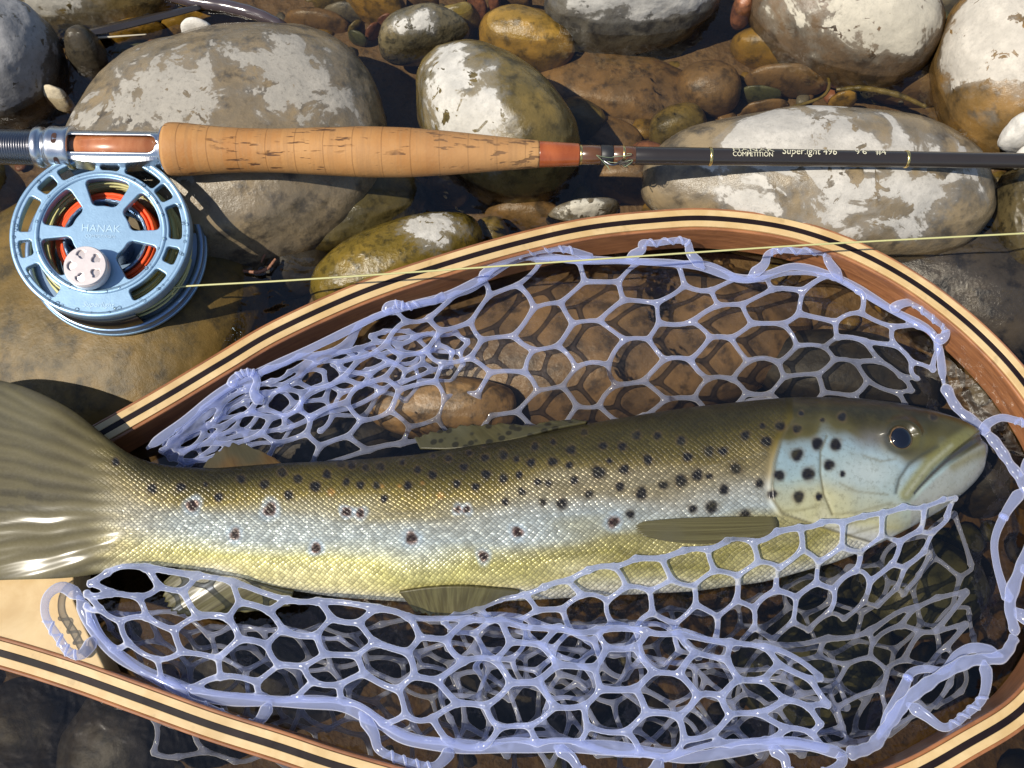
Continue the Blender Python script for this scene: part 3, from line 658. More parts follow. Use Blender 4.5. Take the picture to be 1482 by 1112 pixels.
    colr *= (1 + 0.22 * smooth(0.3, 0.6, tt) * (1 - hd) * (1 - tail) - 0.25 * hd - 0.64 * tail)[..., None]
    colr = put(colr, np.exp(-(poly_dist(PX - 2, PY, OPERC) / 2.2) ** 2) * 0.8 * (PX > 1080), (0.07, 0.058, 0.024))  # thin shadow painted along the edge of the gill cover
    lat = np.exp(-((PY - np.interp(PX, [150, 300, 600, 850, 1110], [738, 742, 744, 720, 655])) / 1.6) ** 2) * (PX < 1110); colr = put(colr, lat * 0.30, (0.20, 0.19, 0.15))
    rs = random.Random(3)
    def dots(lst, c, grow, soft, amt, warp=0.0):
        nonlocal colr
        for sx, sy, sr in lst:
            i0, i1 = np.searchsorted(st, (sx - sr * grow - 60, sx + sr * grow + 60))
            xx, yy = PX[i0:i1] - sx, PY[i0:i1] - sy
            a = np.arctan2(yy, xx); ph = rs.uniform(0, 6); ph2 = rs.uniform(0, 6)
            rr = np.hypot(xx, yy) / (1 + warp * (0.8 * np.sin(2 * a + ph) + 0.7 * np.sin(3 * a + ph2)))
            mk = smooth(sr * grow * (1 + soft), sr * grow * (1 - soft), rr) * amt
            colr[i0:i1] = put(colr[i0:i1], mk * (vis[i0:i1] > 0), c)
    dots(HALO, (0.40, 0.50, 0.58), 1.9, 0.35, 0.6, 0.12)
    dots(HALO, (0.20, 0.08, 0.04), 1.2, 0.3, 0.8, 0.14); dots(HALO, (0.022, 0.010, 0.010), 0.92, 0.3, 1, 0.2)
    dots(ORNG, (0.45, 0.22, 0.06), 0.8, 0.6, 0.6)
    dots(SPOTS, (0.12, 0.08, 0.04), 1.5, 0.35, 0.5, 0.1); dots(SPOTS, (0.008, 0.007, 0.009), 1.18, 0.25, 1, 0.10)
    # ---- material
    t = NT('trout_skin')
    at = t.new('ShaderNodeAttribute', attribute_name='skin_colour'); sk = t.new('ShaderNodeAttribute', attribute_name='scaly'); hdn = t.new('ShaderNodeAttribute', attribute_name='bare')
    uv = t.new('ShaderNodeUVMap').outputs[0]
    wv = t.new('ShaderNodeTexNoise'); t.put(wv.inputs['Vector'], uv); wv.inputs['Scale'].default_value = 0.55; wv.inputs['Detail'].default_value = 2
    uv = t.vmath('ADD', uv, t.vmath('MULTIPLY', t.vmath('SUBTRACT', wv.outputs['Color'], (0.5, 0.5, 0.5)), (0.55, 0.55, 0)))
    sp = t.new('ShaderNodeSeparateXYZ'); t.put(sp.inputs[0], uv)
    a = t.math('ADD', sp.outputs[0], sp.outputs[1]); b = t.math('SUBTRACT', sp.outputs[0], sp.outputs[1])
    fa, fb = t.math('SUBTRACT', t.math('FRACT', a), 0.5), t.math('SUBTRACT', t.math('FRACT', b), 0.5)
    cb = t.new('ShaderNodeCombineXYZ'); t.put(cb.inputs[0], t.math('FLOOR', a)); t.put(cb.inputs[1], t.math('FLOOR', b))
    wnz = t.new('ShaderNodeTexWhiteNoise', noise_dimensions='2D'); t.put(wnz.inputs[0], cb.outputs[0]); rnd = wnz.outputs['Value']; rc = wnz.outputs['Color']
    r2 = t.math('SQRT', t.math('ADD', t.math('MULTIPLY', fa, fa), t.math('MULTIPLY', fb, fb)))
    mx = t.math('MAXIMUM', t.math('ABSOLUTE', fa), t.math('ABSOLUTE', fb))
    e = t.math('ADD', t.math('MULTIPLY', r2, 0.45), t.math('MULTIPLY', mx, 0.6))
    dome = t.mapr(e, 0.56, 0.22)
    lean = t.math('MULTIPLY', t.math('ADD', fa, fb), -0.55)
    # every scale is a small mirror tipped its own way
    s3 = t.new('ShaderNodeSeparateXYZ'); t.put(s3.inputs[0], rc)
    tip = t.math('ADD', t.math('MULTIPLY', t.math('SUBTRACT', s3.outputs[0], 0.5), fa), t.math('MULTIPLY', t.math('SUBTRACT', s3.outputs[1], 0.5), fb))
    h = t.math('MULTIPLY', t.math('ADD', t.math('ADD', dome, lean), t.math('MULTIPLY', tip, 1.6)), sk.outputs['Fac'])
    skinn = t.noise(t.obj(), 900, 3)
    h = t.math('ADD', h, t.math('ADD', t.math('MULTIPLY', skinn, 0.16), t.math('MULTIPLY', t.noise(t.obj(), 170, 4), t.math('MULTIPLY', hdn.outputs['Fac'], 1.2))))
    gap = t.math('MULTIPLY', t.math('SUBTRACT', 1.0, dome), t.math('MULTIPLY', sk.outputs['Fac'], 0.45))
    c = t.mix(gap, at.outputs['Color'], t.mix(0.72, at.outputs['Color'], (0.04, 0.035, 0.02)))
    vary = t.math('MULTIPLY', t.math('SUBTRACT', rnd, 0.5), t.math('MULTIPLY', sk.outputs['Fac'], 0.55))
    hs_ = t.new('ShaderNodeHueSaturation'); t.put(hs_.inputs['Color'], c); t.put(hs_.inputs['Value'], t.math('ADD', 1.0, vary))
    mott = t.noise(t.obj(), 150, 6, 0.65)
    fleck = t.noise(t.obj(), 520, 5, 0.7)
    c0_ = t.mix(t.math('MULTIPLY', t.mapr(fleck, 0.50, 0.66), t.math('MULTIPLY', hdn.outputs['Fac'], 0.45)), hs_.outputs[0], t.mix(0.6, hs_.outputs[0], (0.05, 0.042, 0.018)))
    hs_ = c0_.node; hs_o = c0_
    c = t.mix(t.math('MULTIPLY', t.mapr(mott, 0.45, 0.7), 0.40), hs_o, t.mix(0.5, hs_o, (0.10, 0.085, 0.03)))
    t.set(Base_Color=c, Metallic=t.math('MULTIPLY', sk.outputs['Fac'], t.math('ADD', 0.08, t.math('MULTIPLY', rnd, 0.22))), Roughness=t.math('ADD', t.math('ADD', 0.26, t.math('MULTIPLY', skinn, 0.2)), t.math('MULTIPLY', t.math('SUBTRACT', t.math('SUBTRACT', 1.0, sk.outputs['Fac']), hdn.outputs['Fac'], clamp=True), 0.22)),
          Coat_Weight=0.10, Coat_Roughness=0.14, Normal=t.bump(h, 0.42, 0.0006), Specular_IOR_Level=t.math('ADD', 0.22, t.math('MULTIPLY', t.math('ADD', sk.outputs['Fac'], hdn.outputs['Fac'], clamp=True), 0.26)))
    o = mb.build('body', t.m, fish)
    me = o.data
    ca = me.color_attributes.new('skin_colour', 'FLOAT_COLOR', 'POINT')
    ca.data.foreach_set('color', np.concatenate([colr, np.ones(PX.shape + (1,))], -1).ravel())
    sa = me.attributes.new('scaly', 'FLOAT', 'POINT')
    xo = np.interp(PY, [q[1] for q in OPERC], [q[0] for q in OPERC])
    sca = (1 - smooth(-16, -4, PX - xo)) * (1 - tail) * (0.35 + 0.65 * smooth(0.02, 0.12, tt))
    sa.data.foreach_set('value', sca.ravel())
    sb = me.attributes.new('bare', 'FLOAT', 'POINT'); sb.data.foreach_set('value', hd.ravel())
    uvl = me.uv_layers.new(name='UVMap')
    li = np.zeros(len(me.loops), int); me.loops.foreach_get('vertex_index', li)
    sy = np.where(se[None] >= 0, PY, 2000 - PY)
    uvv = np.stack([PX / 8.8 + 0.25 * off * 4, sy / 7.2 + 0.35 * np.sin(PX * 0.021)], -1).reshape(-1, 2)
    uvl.data.foreach_set('uv', uvv[li].ravel())
    # ---- eye
    ii = np.unravel_index(np.argmin((PX - EYE[0]) ** 2 + (PY - EYE[1]) ** 2 + (vis <= 0) * 1e6), PX.shape)
    ez = G[ii] + N * 0.6 * MM; s = S(ez)
    ax = N * 0.97 + np.array((0.10, 0.05, 0)); ax /= np.linalg.norm(ax); e1 = np.cross((0, 1.0, 0), ax); e1 /= np.linalg.norm(e1); e2 = np.cross(ax, e1)
    def disc(prof, nseg=40):
        a = np.linspace(0, 2 * math.pi, nseg, endpoint=False)
        return np.array([[ez + (e1 * math.cos(q) + e2 * math.sin(q)) * r * s + ax * zz * s for q in a] for r, zz in prof])
    b = MB(); b.grid(disc([(20, -6), (19.2, -1), (17.8, 2.2), (15.8, 3.6), (13, 4.2), (0.1, 4.2)]), closeu=True)
    te = NT('iris'); g = te.noise(te.obj(), 900, 4); te.set(Base_Color=te.mix(g, (0.27, 0.155, 0.06), (0.035, 0.026, 0.018)), Roughness=0.2, Metallic=0.35, Coat_Weight=1.0, Coat_Roughness=0.03)
    eye = b.build('eye', te.m, fish)
    b = MB(); b.grid(disc([(15.4, 3.0), (15.2, 4.4), (13.2, 6.0), (8.6, 7.2), (0.1, 7.8)]), closeu=True)
    b.build('pupil', simple_mat('pupil_black', (0.006, 0.008, 0.016), 0.10, coat=0.3), eye)
    return np.vstack(mb.v), mb.f
FISH_V, FISH_F = build_fish()
from mathutils.bvhtree import BVHTree
FISH_BVH = BVHTree.FromPolygons([Vector(v) for v in FISH_V], FISH_F)
def fish_hit(p):
    d = Vector(np.asarray(p) - CAM); L = d.length; d.normalize()
    h = FISH_BVH.ray_cast(Vector(CAM), d, L * 1.4)
    return None if h[0] is None else (np.array(h[0]), h[3], L)
def fz(x, y, e=1.2):
    h = fish_hit(P(x, y, -0.02)); return (x, y, (h[0][2] * 1000 + e) if h else float(fish_z(x, y)) + e)

def fin(name, base, tip, mat, rays=24, ripple=0.5, thick=0.9, mid=None, label=None):
    """fan of soft rays between a base line and a free edge (px,py,z mm)"""
    nb = rays * 5; A = catmull([tuple(P(a, b, c * MM)) for a, b, c in base], nb); E = catmull([tuple(P(a, b, c * MM)) for a, b, c in tip], nb)
    nl = 26; k = np.linspace(0, 1, nl)
    if mid:
        Mi = catmull([tuple(P(a, b, c * MM)) for a, b, c in mid], nb)
        G = np.array([(1 - q) ** 2 * A + 2 * q * (1 - q) * (2 * Mi - 0.5 * A - 0.5 * E) + q ** 2 * E for q in k])
    else:
        G = np.array([A + (E - A) * q for q in k])
    du = np.gradient(G, axis=1); dv = np.gradient(G, axis=0); nr = np.cross(du, dv); nr /= np.linalg.norm(nr, axis=-1)[..., None] + 1e-12
    nr = np.where(nr[..., 2:] < 0, -nr, nr)
    ph = np.linspace(0, rays * 2 * math.pi, nb)[None, :] + 0.5 * np.sin(k[:, None] * 3)
    wav = (np.cos(ph) * 0.28 * (0.6 + 0.4 * np.sin(ph * 0.21)) + (0.5 * np.cos(ph * 0.13 + 1) + 0.35 * np.cos(ph * 0.31 + 2 * k[:, None])) * k[:, None] * 3) * ripple * MM * (0.12 + 1.1 * k[:, None] ** 1.5)
    edge = 0.0015 * (np.sin(np.linspace(0, rays * 2 * math.pi, nb)) * 0.4)[None, :, None] * (k[:, None, None] ** 6) * (E - A)[None] / (np.linalg.norm(E - A, axis=1).mean() + 1e-9)
    G = G + nr * wav[..., None] + edge
    th_ = (thick * (1 - 0.7 * k) * MM)[:, None, None] * nr * 0.5
    mb = MB(); n0, n1 = G.shape[:2]
    ring = np.concatenate([G + th_, (G - th_)[:, ::-1]], axis=1)
    mb.grid(ring, closeu=True)
    L = (n0 - 1) * 2 * n1
    for j in range(n1 - 1):
        mb.f.append((L + j, L + j + 1, L + 2 * n1 - 2 - j, L + 2 * n1 - 1 - j)); mb.f.append((j + 1, j, 2 * n1 - 1 - j, 2 * n1 - 2 - j))
    o = mb.build(name, mat, fish)
    me = o.data; u = me.uv_layers.new(name='UVMap'); li = np.zeros(len(me.loops), int); me.loops.foreach_get('vertex_index', li)
    uu = np.concatenate([np.linspace(0, rays, n1), np.linspace(rays, 0, n1)]); U_ = np.stack(np.broadcast_arrays(uu[None, :], k[:, None] * 10), -1).reshape(-1, 2)
    u.data.foreach_set('uv', U_[li].ravel())
    if label: o['label'] = label
    return o
def fin_mat(name, c1, c2, c3, spots=False, clear=0.15):
    t = NT(name); uv = t.new('ShaderNodeUVMap').outputs[0]
    mp = t.new('ShaderNodeMapping'); t.put(mp.inputs[0], uv); mp.inputs['Scale'].default_value = (1.5, 0.05, 1)
    n = t.noise(mp.outputs[0], 1.6, 4); big_ = t.noise(t.obj(), 35, 3)
    c = t.mix(t.mapr(n, 0.35, 0.65), c1, c2); c = t.mix(t.mapr(big_, 0.4, 0.65), c, c3)
    if spots:
        v = t.new('ShaderNodeTexVoronoi'); t.put(v.inputs['Vector'], t.obj()); v.inputs['Scale'].default_value = 210
        c = t.mix(t.math('MULTIPLY', t.mapr(v.outputs['Distance'], 0.40, 0.25), 0.9), c, (0.02, 0.018, 0.01))
    t.set(Base_Color=c, Roughness=0.42, Coat_Weight=0.25, Coat_Roughness=0.2, Normal=t.bump(n, 0.35, 0.0006))
    tr = t.new('ShaderNodeBsdfTranslucent'); t.put(tr.inputs[0], c); tp = t.new('ShaderNodeBsdfTransparent')
    m1 = t.new('ShaderNodeMixShader'); m1.inputs[0].default_value = 0.25; t.put(m1.inputs[1], t.b.outputs[0]); t.put(m1.inputs[2], tr.outputs[0])
    m2 = t.new('ShaderNodeMixShader'); m2.inputs[0].default_value = clear; t.put(m2.inputs[1], m1.outputs[0]); t.put(m2.inputs[2], tp.outputs[0])
    t.l.new(m2.outputs[0], t.out.inputs['Surface']); return t.m
F_OLV = fin_mat('fin_olive', (0.075, 0.062, 0.022), (0.14, 0.125, 0.05), (0.105, 0.095, 0.05), clear=0.05)
F_SPOT = fin_mat('fin_spotted', (0.065, 0.055, 0.017), (0.105, 0.09, 0.034), (0.08, 0.075, 0.038), spots=True, clear=0.08)
F_ADI = fin_mat('fin_adipose', (0.10, 0.052, 0.013), (0.14, 0.08, 0.022), (0.07, 0.06, 0.03), clear=0.0)
fin('dorsal_fin', [(608, 650, 20), (660, 650, 23), (730, 640, 26), (800, 622, 27), (850, 612, 26)], [(600, 634, 18), (640, 622, 19), (700, 616, 21), (770, 613, 23), (830, 608, 24)], F_SPOT, rays=14, ripple=0.35, thick=1.6)
fin('adipose_fin', [(292, 684, 22), (330, 682, 22), (370, 678, 21), (408, 672, 20)], [(300, 668, 22), (322, 650, 22), (350, 643, 21), (398, 664, 20)], F_ADI, rays=6, ripple=0.15, thick=3.0)
fin('pelvic_fin', [(578, 856, 24), (620, 850, 26), (670, 848, 27), (720, 852, 26), (752, 855, 24)], [(600, 884, 19), (630, 892, 18), (665, 893, 18), (700, 882, 19), (740, 866, 21)], F_OLV, rays=12, ripple=0.35, thick=1.5)
fin('anal_fin', [(270, 812, 20), (310, 824, 19), (355, 836, 19), (400, 850, 18), (425, 856, 18)], [(238, 842, 15), (240, 872, 13), (270, 890, 12), (340, 888, 11), (420, 876, 12)], F_OLV, rays=14, ripple=0.35, thick=1.5)
fin('pectoral_fin', [fz(1122, 748, 0.3), fz(1126, 756, 0.3), fz(1126, 764, 0.3), fz(1122, 774, 0.3)], [fz(932, 755, 1.8), fz(922, 760, 2.0), fz(923, 769, 2.0), fz(936, 777, 1.8)], F_OLV, rays=9, ripple=0.12, thick=0.9,
    mid=[fz(1015, 749, 1.4), fz(1015, 759, 1.8), fz(1016, 772, 1.6), fz(1022, 787, 1.2)])

# ------------------------------------------------------------------ rubber bag
t = NT('clear_blue_rubber')
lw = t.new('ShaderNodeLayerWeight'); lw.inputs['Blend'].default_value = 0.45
rc_ = t.mix(t.mapr(lw.outputs['Facing'], 0.30, 0.66), (0.58, 0.64, 0.90), (1.0, 1.0, 1.0))  # grazing edges coloured white to imitate rim highlights, likewise in the translucent layer
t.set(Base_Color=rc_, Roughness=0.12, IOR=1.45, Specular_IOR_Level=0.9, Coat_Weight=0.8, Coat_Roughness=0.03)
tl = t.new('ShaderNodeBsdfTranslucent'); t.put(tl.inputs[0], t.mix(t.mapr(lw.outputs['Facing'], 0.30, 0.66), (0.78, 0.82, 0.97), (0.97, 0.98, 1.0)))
tp = t.new('ShaderNodeBsdfTransparent'); tp.inputs[0].default_value = (0.84, 0.88, 1.0, 1)
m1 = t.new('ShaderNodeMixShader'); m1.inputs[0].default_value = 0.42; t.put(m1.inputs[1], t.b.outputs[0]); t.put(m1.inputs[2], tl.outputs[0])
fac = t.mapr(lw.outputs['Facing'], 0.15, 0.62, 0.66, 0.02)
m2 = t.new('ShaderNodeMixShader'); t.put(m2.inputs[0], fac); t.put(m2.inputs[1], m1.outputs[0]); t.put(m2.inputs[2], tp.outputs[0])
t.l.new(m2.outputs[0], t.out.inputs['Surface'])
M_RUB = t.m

class Sheet:
    def __init__(s, rows, res=40, wob=0.0, seed=0, drape=False):
        """rows: list of polylines of (px,py,z mm); all run left to right"""
        n = 81
        W = []
        for r in rows:
            q = catmull([tuple(P(a, b, c * MM)) for a, b, c in r], n * 4)
            d = np.concatenate([[0], np.cumsum(np.linalg.norm(np.diff(q, axis=0), axis=1))]); d /= d[-1]
            u = np.linspace(0, 1, n)
            W.append(np.column_stack([np.interp(u, d, q[:, k]) for k in range(3)]))
        W = np.array(W)                                            # rows x n x 3
        m = 41
        s.G = np.array([catmull(W[:, j], m) for j in range(n)]).transpose(1, 0, 2)   # m x n x 3
        if wob:
            o = Vector((seed * 7.7, seed * 3.1, 0))
            for i in range(m):
                for j in range(n):
                    p = s.G[i, j]; nv = mnoise.noise_vector(Vector(p) * 38 + o)
                    s.G[i, j] = p + np.array(nv) * wob * np.array((1, 1, .8))
        if drape:
            for i in range(m):
                for j in range(n):
                    p = s.G[i, j]; h = fish_hit(p)
                    if h:
                        gap = np.linalg.norm(p - CAM) - (h[1] - 0.0026)
                        if gap > 0: s.G[i, j] = p + (CAM - p) / np.linalg.norm(CAM - p) * gap
    def at(s, u, v):
        m, n = s.G.shape[:2]
        x = np.clip(u, 0, 1) * (n - 1); y = np.clip(v, 0, 1) * (m - 1)
        i = np.minimum(y.astype(int), m - 2); j = np.minimum(x.astype(int), n - 2); fy = (y - i)[..., None]; fx = (x - j)[..., None]
        G = s.G
        return (G[i, j] * (1 - fx) + G[i, j + 1] * fx) * (1 - fy) + (G[i + 1, j] * (1 - fx) + G[i + 1, j + 1] * fx) * fy
    def normal(s, u, v):
        e = 0.01
        a = s.at(u + e, v) - s.at(u - e, v); b = s.at(u, v + e) - s.at(u, v - e)
        n = np.cross(a, b); n /= np.linalg.norm(n, axis=-1)[..., None] + 1e-12
        return np.where(n[..., 2:] < 0, -n, n)
def hexnet(mb, sh, nu, nv, upright, r=0.00105, jit=0.10, seed=0, keep=None, skip_top=False):
    """honeycomb of strands on a sheet; upright=True puts the single struts across the rows"""
    rng = np.random.default_rng(seed)
    A, B = (nu * 2, nv) if upright else (nv * 2, nu)
    def pos(i, j):
        z = 0.17 if (i + j) % 2 == 0 else -0.17
        if upright and j == 0: z *= 0.35
        return (i / A, (j + 0.5 + z) / (B + 0.0))
    nodes = {}
    def node(i, j):
        if (i, j) not in nodes:
            a, b = pos(i, j)
            a += rng.normal() * jit / A * 0.8; b += rng.normal() * jit / B * 0.8
            nodes[(i, j)] = (a, b) if upright else (b, a)
        return nodes[(i, j)]
    E = []
    for j in range(B):
        for i in range(A + 1):
            if i < A: E.append(((i, j), (i + 1, j)))
            if (i + j) % 2 == 0 and j < B - 1: E.append(((i, j), (i, j + 1)))
    if not upright:
        for i in (0, A): E += [((i, j), (i, j + 1)) for j in range(B - 1)]
    deg = {}
    for a, b in E: deg[a] = deg.get(a, 0) + 1; deg[b] = deg.get(b, 0) + 1
    E = [e for e in dict.fromkeys(E) if deg[e[0]] > 1 and deg[e[1]] > 1]
    use = set()
    for a, b in E:
        pa, pb = np.array(node(*a)), np.array(node(*b))
        mid = (pa + pb) / 2
        if not (-0.06 <= mid[0] <= 1.06 and -0.06 <= mid[1] <= 1.06): continue
        if keep and not keep(mid[0], mid[1], rng): continue
        tt = np.linspace(0, 1, 9)
        uv = np.clip(pa + (pb - pa) * tt[:, None], 0.012, 0.988)
        pts = sh.at(uv[:, 0], uv[:, 1]); nr = sh.normal(uv[:, 0], uv[:, 1])
        L = np.linalg.norm(pts[-1] - pts[0])
        if L < 0.0012: continue
        # slight sideways curl makes each strand a soft bow, flared where it runs into a node
        bow = np.cross(pts[-1] - pts[0], nr[4]); bow /= np.linalg.norm(bow) + 1e-9
        pts = pts + bow * (np.sin(tt * math.pi) * rng.normal() * 0.05 * L)[:, None] + nr * (np.sin(tt * math.pi) * rng.normal() * 0.05 * L)[:, None]
        k = np.abs(2 * tt - 1)
        rr = r * (1.12 + 0.55 * k ** 4) * rng.uniform(0.92, 1.1)
        mb.tube(pts, rr, 8, cap=True, flat=0.78, nrm=nr)
        use.add(a); use.add(b)
    V, F = ICO[2]
    for a in use:
        u, v = np.clip(nodes[a], 0.012, 0.988); p = sh.at(np.array([u]), np.array([v]))[0]; nr = sh.normal(np.array([u]), np.array([v]))[0]
        q = V * r * 1.45
        q = q - np.outer(q @ nr, nr) * 0.5
        mb.add(q + p, F)

bag_parts = []
def bag(name, sh, *a, **k):
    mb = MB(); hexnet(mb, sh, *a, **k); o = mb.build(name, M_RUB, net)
    return melt(o)
def melt(o, vox=0.00050, it=7):
    """fuse crossing strands into one moulded piece with soft fillets"""
    r_ = o.modifiers.new('fuse', 'REMESH'); r_.mode = 'VOXEL'; r_.voxel_size = vox
    s_ = o.modifiers.new('soft', 'SMOOTH'); s_.factor = 0.5; s_.iterations = it
    dg = bpy.context.evaluated_depsgraph_get(); dg.update()
    me = bpy.data.meshes.new_from_object(o.evaluated_get(dg))
    o.modifiers.clear(); old = o.data; o.data = me; me.name = old.name; bpy.data.meshes.remove(old)
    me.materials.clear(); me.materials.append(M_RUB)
    me.polygons.foreach_set('use_smooth', [True] * len(me.polygons))
    return o
# upper wall of the bag: from the upper rim cord down behind the fish's back
rim_top = [(212, 650, 20), (262, 612, 19), (330, 560, 19), (400, 528, 18), (480, 490, 18), (560, 452, 17), (640, 430, 16), (705, 400, 15), (760, 372, 14), (830, 376, 14), (905, 378, 14),
           (1000, 384, 13), (1080, 404, 12), (1150, 386, 12), (1215, 404, 12), (1290, 448, 11), (1352, 486, 10), (1366, 556, 10)]
mid1 = [(214, 660, 14), (290, 625, 13), (380, 585, 11), (470, 550, 10), (570, 515, 8), (690, 480, 6), (830, 458, 5), (960, 455, 4), (1080, 462, 3), (1190, 475, 2), (1290, 510, 1), (1350, 560, 1)]
mid2 = [(220, 672, 12), (320, 650, 8), (430, 618, 5), (560, 578, 3), (700, 552, 1), (840, 540, 0), (970, 532, 0), (1090, 530, -2), (1200, 530, -4), (1290, 550, -6), (1340, 580, -6)]
low1 = [(230, 690, 10), (340, 690, 4), (460, 672, -2), (600, 640, -6), (740, 625, -8), (860, 615, -9), (990, 600, -10), (1100, 592, -12), (1200, 590, -14), (1280, 595, -14), (1335, 605, -14)]
shT = Sheet([rim_top, mid1, mid2, low1], wob=0.0025, seed=1)
bag('mesh_wall', shT, 18, 4, False, seed=4, jit=0.07, r=0.00112)
# crumpled second layer at the narrow left end of the upper wall
shT2 = Sheet([[(225, 652, 16), (300, 600, 14), (380, 560, 12), (470, 520, 10), (560, 480, 8), (650, 455, 6)],
              [(240, 668, 9), (330, 630, 7), (430, 585, 5), (530, 545, 4), (620, 510, 3), (690, 490, 2)],
              [(260, 682, 4), (350, 668, 2), (460, 640, 0), (560, 610, -2), (640, 580, -3), (720, 560, -4)]], wob=0.005, seed=2)
bag('mesh_fold', shT2, 7, 3, True, seed=9, jit=0.12, r=0.00105, keep=lambda u, v, g: g.random() > 0.12)
shT3 = Sheet([[(222, 655, 19), (285, 612, 18), (345, 566, 17), (420, 540, 16), (500, 500, 14), (580, 462, 12)],
              [(235, 660, 14), (320, 615, 13), (400, 572, 12), (470, 545, 10), (560, 515, 8), (640, 480, 6)],
              [(250, 676, 8), (340, 648, 7), (430, 610, 5), (520, 580, 3), (600, 545, 1), (680, 520, 0)]], wob=0.006, seed=12)
bag('mesh_fold', shT3, 10, 3, False, seed=19, jit=0.14, r=0.00105, keep=lambda u, v, g: g.random() > 0.08)
# front wall, folded over the belly at the left, from the lower rim cord upwards
rim_low = [(112, 862, 22), (150, 930, 18), (215, 975, 14), (300, 1008, 14), (400, 1015, 14), (490, 1020, 14), (545, 1045, 13), (600, 1072, 13), (700, 1082, 13), (800, 1080, 13), (900, 1084, 12), (1000, 1096, 12), (1080, 1082, 12), (1150, 1076, 12), (1225, 1092, 11)]
foldA = [(122, 838, 27), (165, 822, 29), (215, 818, 29), (285, 832, 28), (400, 860, 27), (470, 868, 27), (545, 874, 28), (620, 893, 26), (700, 893, 24), (780, 898, 22), (860, 906, 20), (980, 914, 18), (1090, 932, 14), (1160, 960, 11), (1205, 992, 8)]
midA = [((a[0] + b[0]) / 2, (a[1] + b[1]) / 2, (a[2] + b[2]) / 2 + 5) for a, b in zip(rim_low, foldA)]
shA = Sheet([foldA, midA, rim_low], wob=0.003, seed=3, drape=True)
bag('mesh_front', shA, 17, 3, False, seed=14, jit=0.07, r=0.00122)
# wall drawn up over the belly towards the head
foldB = [(618, 894, 27)] + [fz(x, y, 2.5) for x, y in ((690, 868), (760, 842), (830, 816), (930, 790), (1040, 768), (1160, 741), (1270, 722), (1340, 712), (1396, 702))]
B2 = [(650, 920, 14), (740, 892, 20), (830, 868, 22), (930, 845, 23), (1040, 826, 22), (1150, 800, 20), (1250, 782, 17), (1330, 768, 12), (1378, 745, 8)]
B3 = [(680, 965, 2), (770, 945, 5), (860, 925, 7), (960, 905, 9), (1060, 886, 9), (1160, 862, 8), (1240, 842, 5), (1310, 822, 1), (1350, 800, -4)]
B4 = [(720, 1040, -14), (820, 1015, -12), (920, 995, -10), (1010, 972, -8), (1100, 950, -6), (1180, 925, -8), (1240, 900, -10), (1290, 880, -12), (1320, 860, -14)]
shB = Sheet([foldB, B2, B3, B4], wob=0.0012, seed=4, drape=True)
bag('mesh_drape', shB, 12, 4, True, seed=21, jit=0.05, r=0.00115)
# the floor of the bag, sunk in the water, and the slack layer over it
shC = Sheet([[(95, 880, -6), (300, 890, -12), (520, 880, -16), (760, 890, -18), (1000, 860, -20), (1220, 790, -20), (1400, 720, -18)],
             [(130, 950, -10), (330, 960, -18), (540, 960, -24), (770, 960, -26), (1000, 930, -28), (1240, 880, -28), (1420, 820, -24)],
             [(170, 1030, -10), (350, 1040, -20), (560, 1045, -26), (790, 1050, -28), (1020, 1030, -28), (1260, 980, -28), (1430, 930, -22)],
             [(190, 1110, -10), (380, 1130, -16), (580, 1150, -20), (800, 1160, -22), (1030, 1150, -22), (1260, 1090, -20), (1420, 1020, -16)]], wob=0.006, seed=5)
bag('mesh_floor', shC, 17, 5, True, seed=33, jit=0.12, r=0.00105)
shD = Sheet([[(130, 850, 6), (300, 880, 0), (500, 905, -2), (700, 915, -2), (900, 925, -3), (1080, 945, -6), (1220, 980, -8)],
             [(160, 930, 0), (320, 960, -4), (520, 975, -5), (720, 985, -6), (900, 995, -7), (1080, 1010, -9), (1240, 1030, -10)],
             [(180, 1060, -2), (330, 1085, -5), (540, 1095, -5), (740, 1110, -5), (920, 1110, -6), (1090, 1100, -8), (1250, 1090, -8)]], wob=0.006, seed=6)
bag('mesh_slack', shD, 14, 3, True, seed=41, jit=0.12, r=0.00105)

shE = Sheet([[(600, 905, 4), (760, 900, 3), (900, 905, 2), (1040, 915, 0), (1160, 930, -3), (1290, 900, -6), (1390, 830, -8)],
             [(610, 975, -1), (760, 980, -2), (900, 985, -3), (1040, 995, -4), (1170, 1000, -6), (1300, 960, -8), (1410, 880, -9)],
             [(620, 1070, -2), (760, 1075, -3), (900, 1080, -4), (1040, 1085, -4), (1170, 1078, -6), (1290, 1040, -7), (1420, 960, -7)]], wob=0.007, seed=16)
bag('mesh_slack', shE, 12, 3, False, seed=57, jit=0.16, r=0.00105)
def rim_cord(name, pts, r):
    mb = MB(); q = catmull([tuple(P(a, b, c * MM)) for a, b, c in pts], len(pts) * 9)
    k = np.linspace(0, 1, len(q)); rr = r * (1 + 0.18 * np.sin(k * 61) * np.sin(k * 23 + 1)) * (1 - 0.7 * smooth(0.965, 1.0, np.abs(2 * k - 1)))
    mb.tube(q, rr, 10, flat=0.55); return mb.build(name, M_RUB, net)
rim_cord('rim_cord', rim_top, 0.0020)
rim_cord('rim_cord', rim_low, 0.0025)
rim_cord('rim_cord', [(1366, 556, 10), (1385, 590, 10), (1415, 615, 10), (1440, 640, 10), (1462, 672, 10), (1484, 705, 10), (1500, 760, 10), (1478, 820, 10), (1462, 870, 10), (1470, 920, 10)], 0.0025)
rim_cord('rim_cord', [(1225, 1092, 11), (1262, 1080, 10), (1285, 1050, 10), (1312, 1015, 11), (1350, 985, 12), (1400, 958, 12), (1450, 950, 11), (1470, 920, 10)], 0.0025)
M_THR = M_RUB
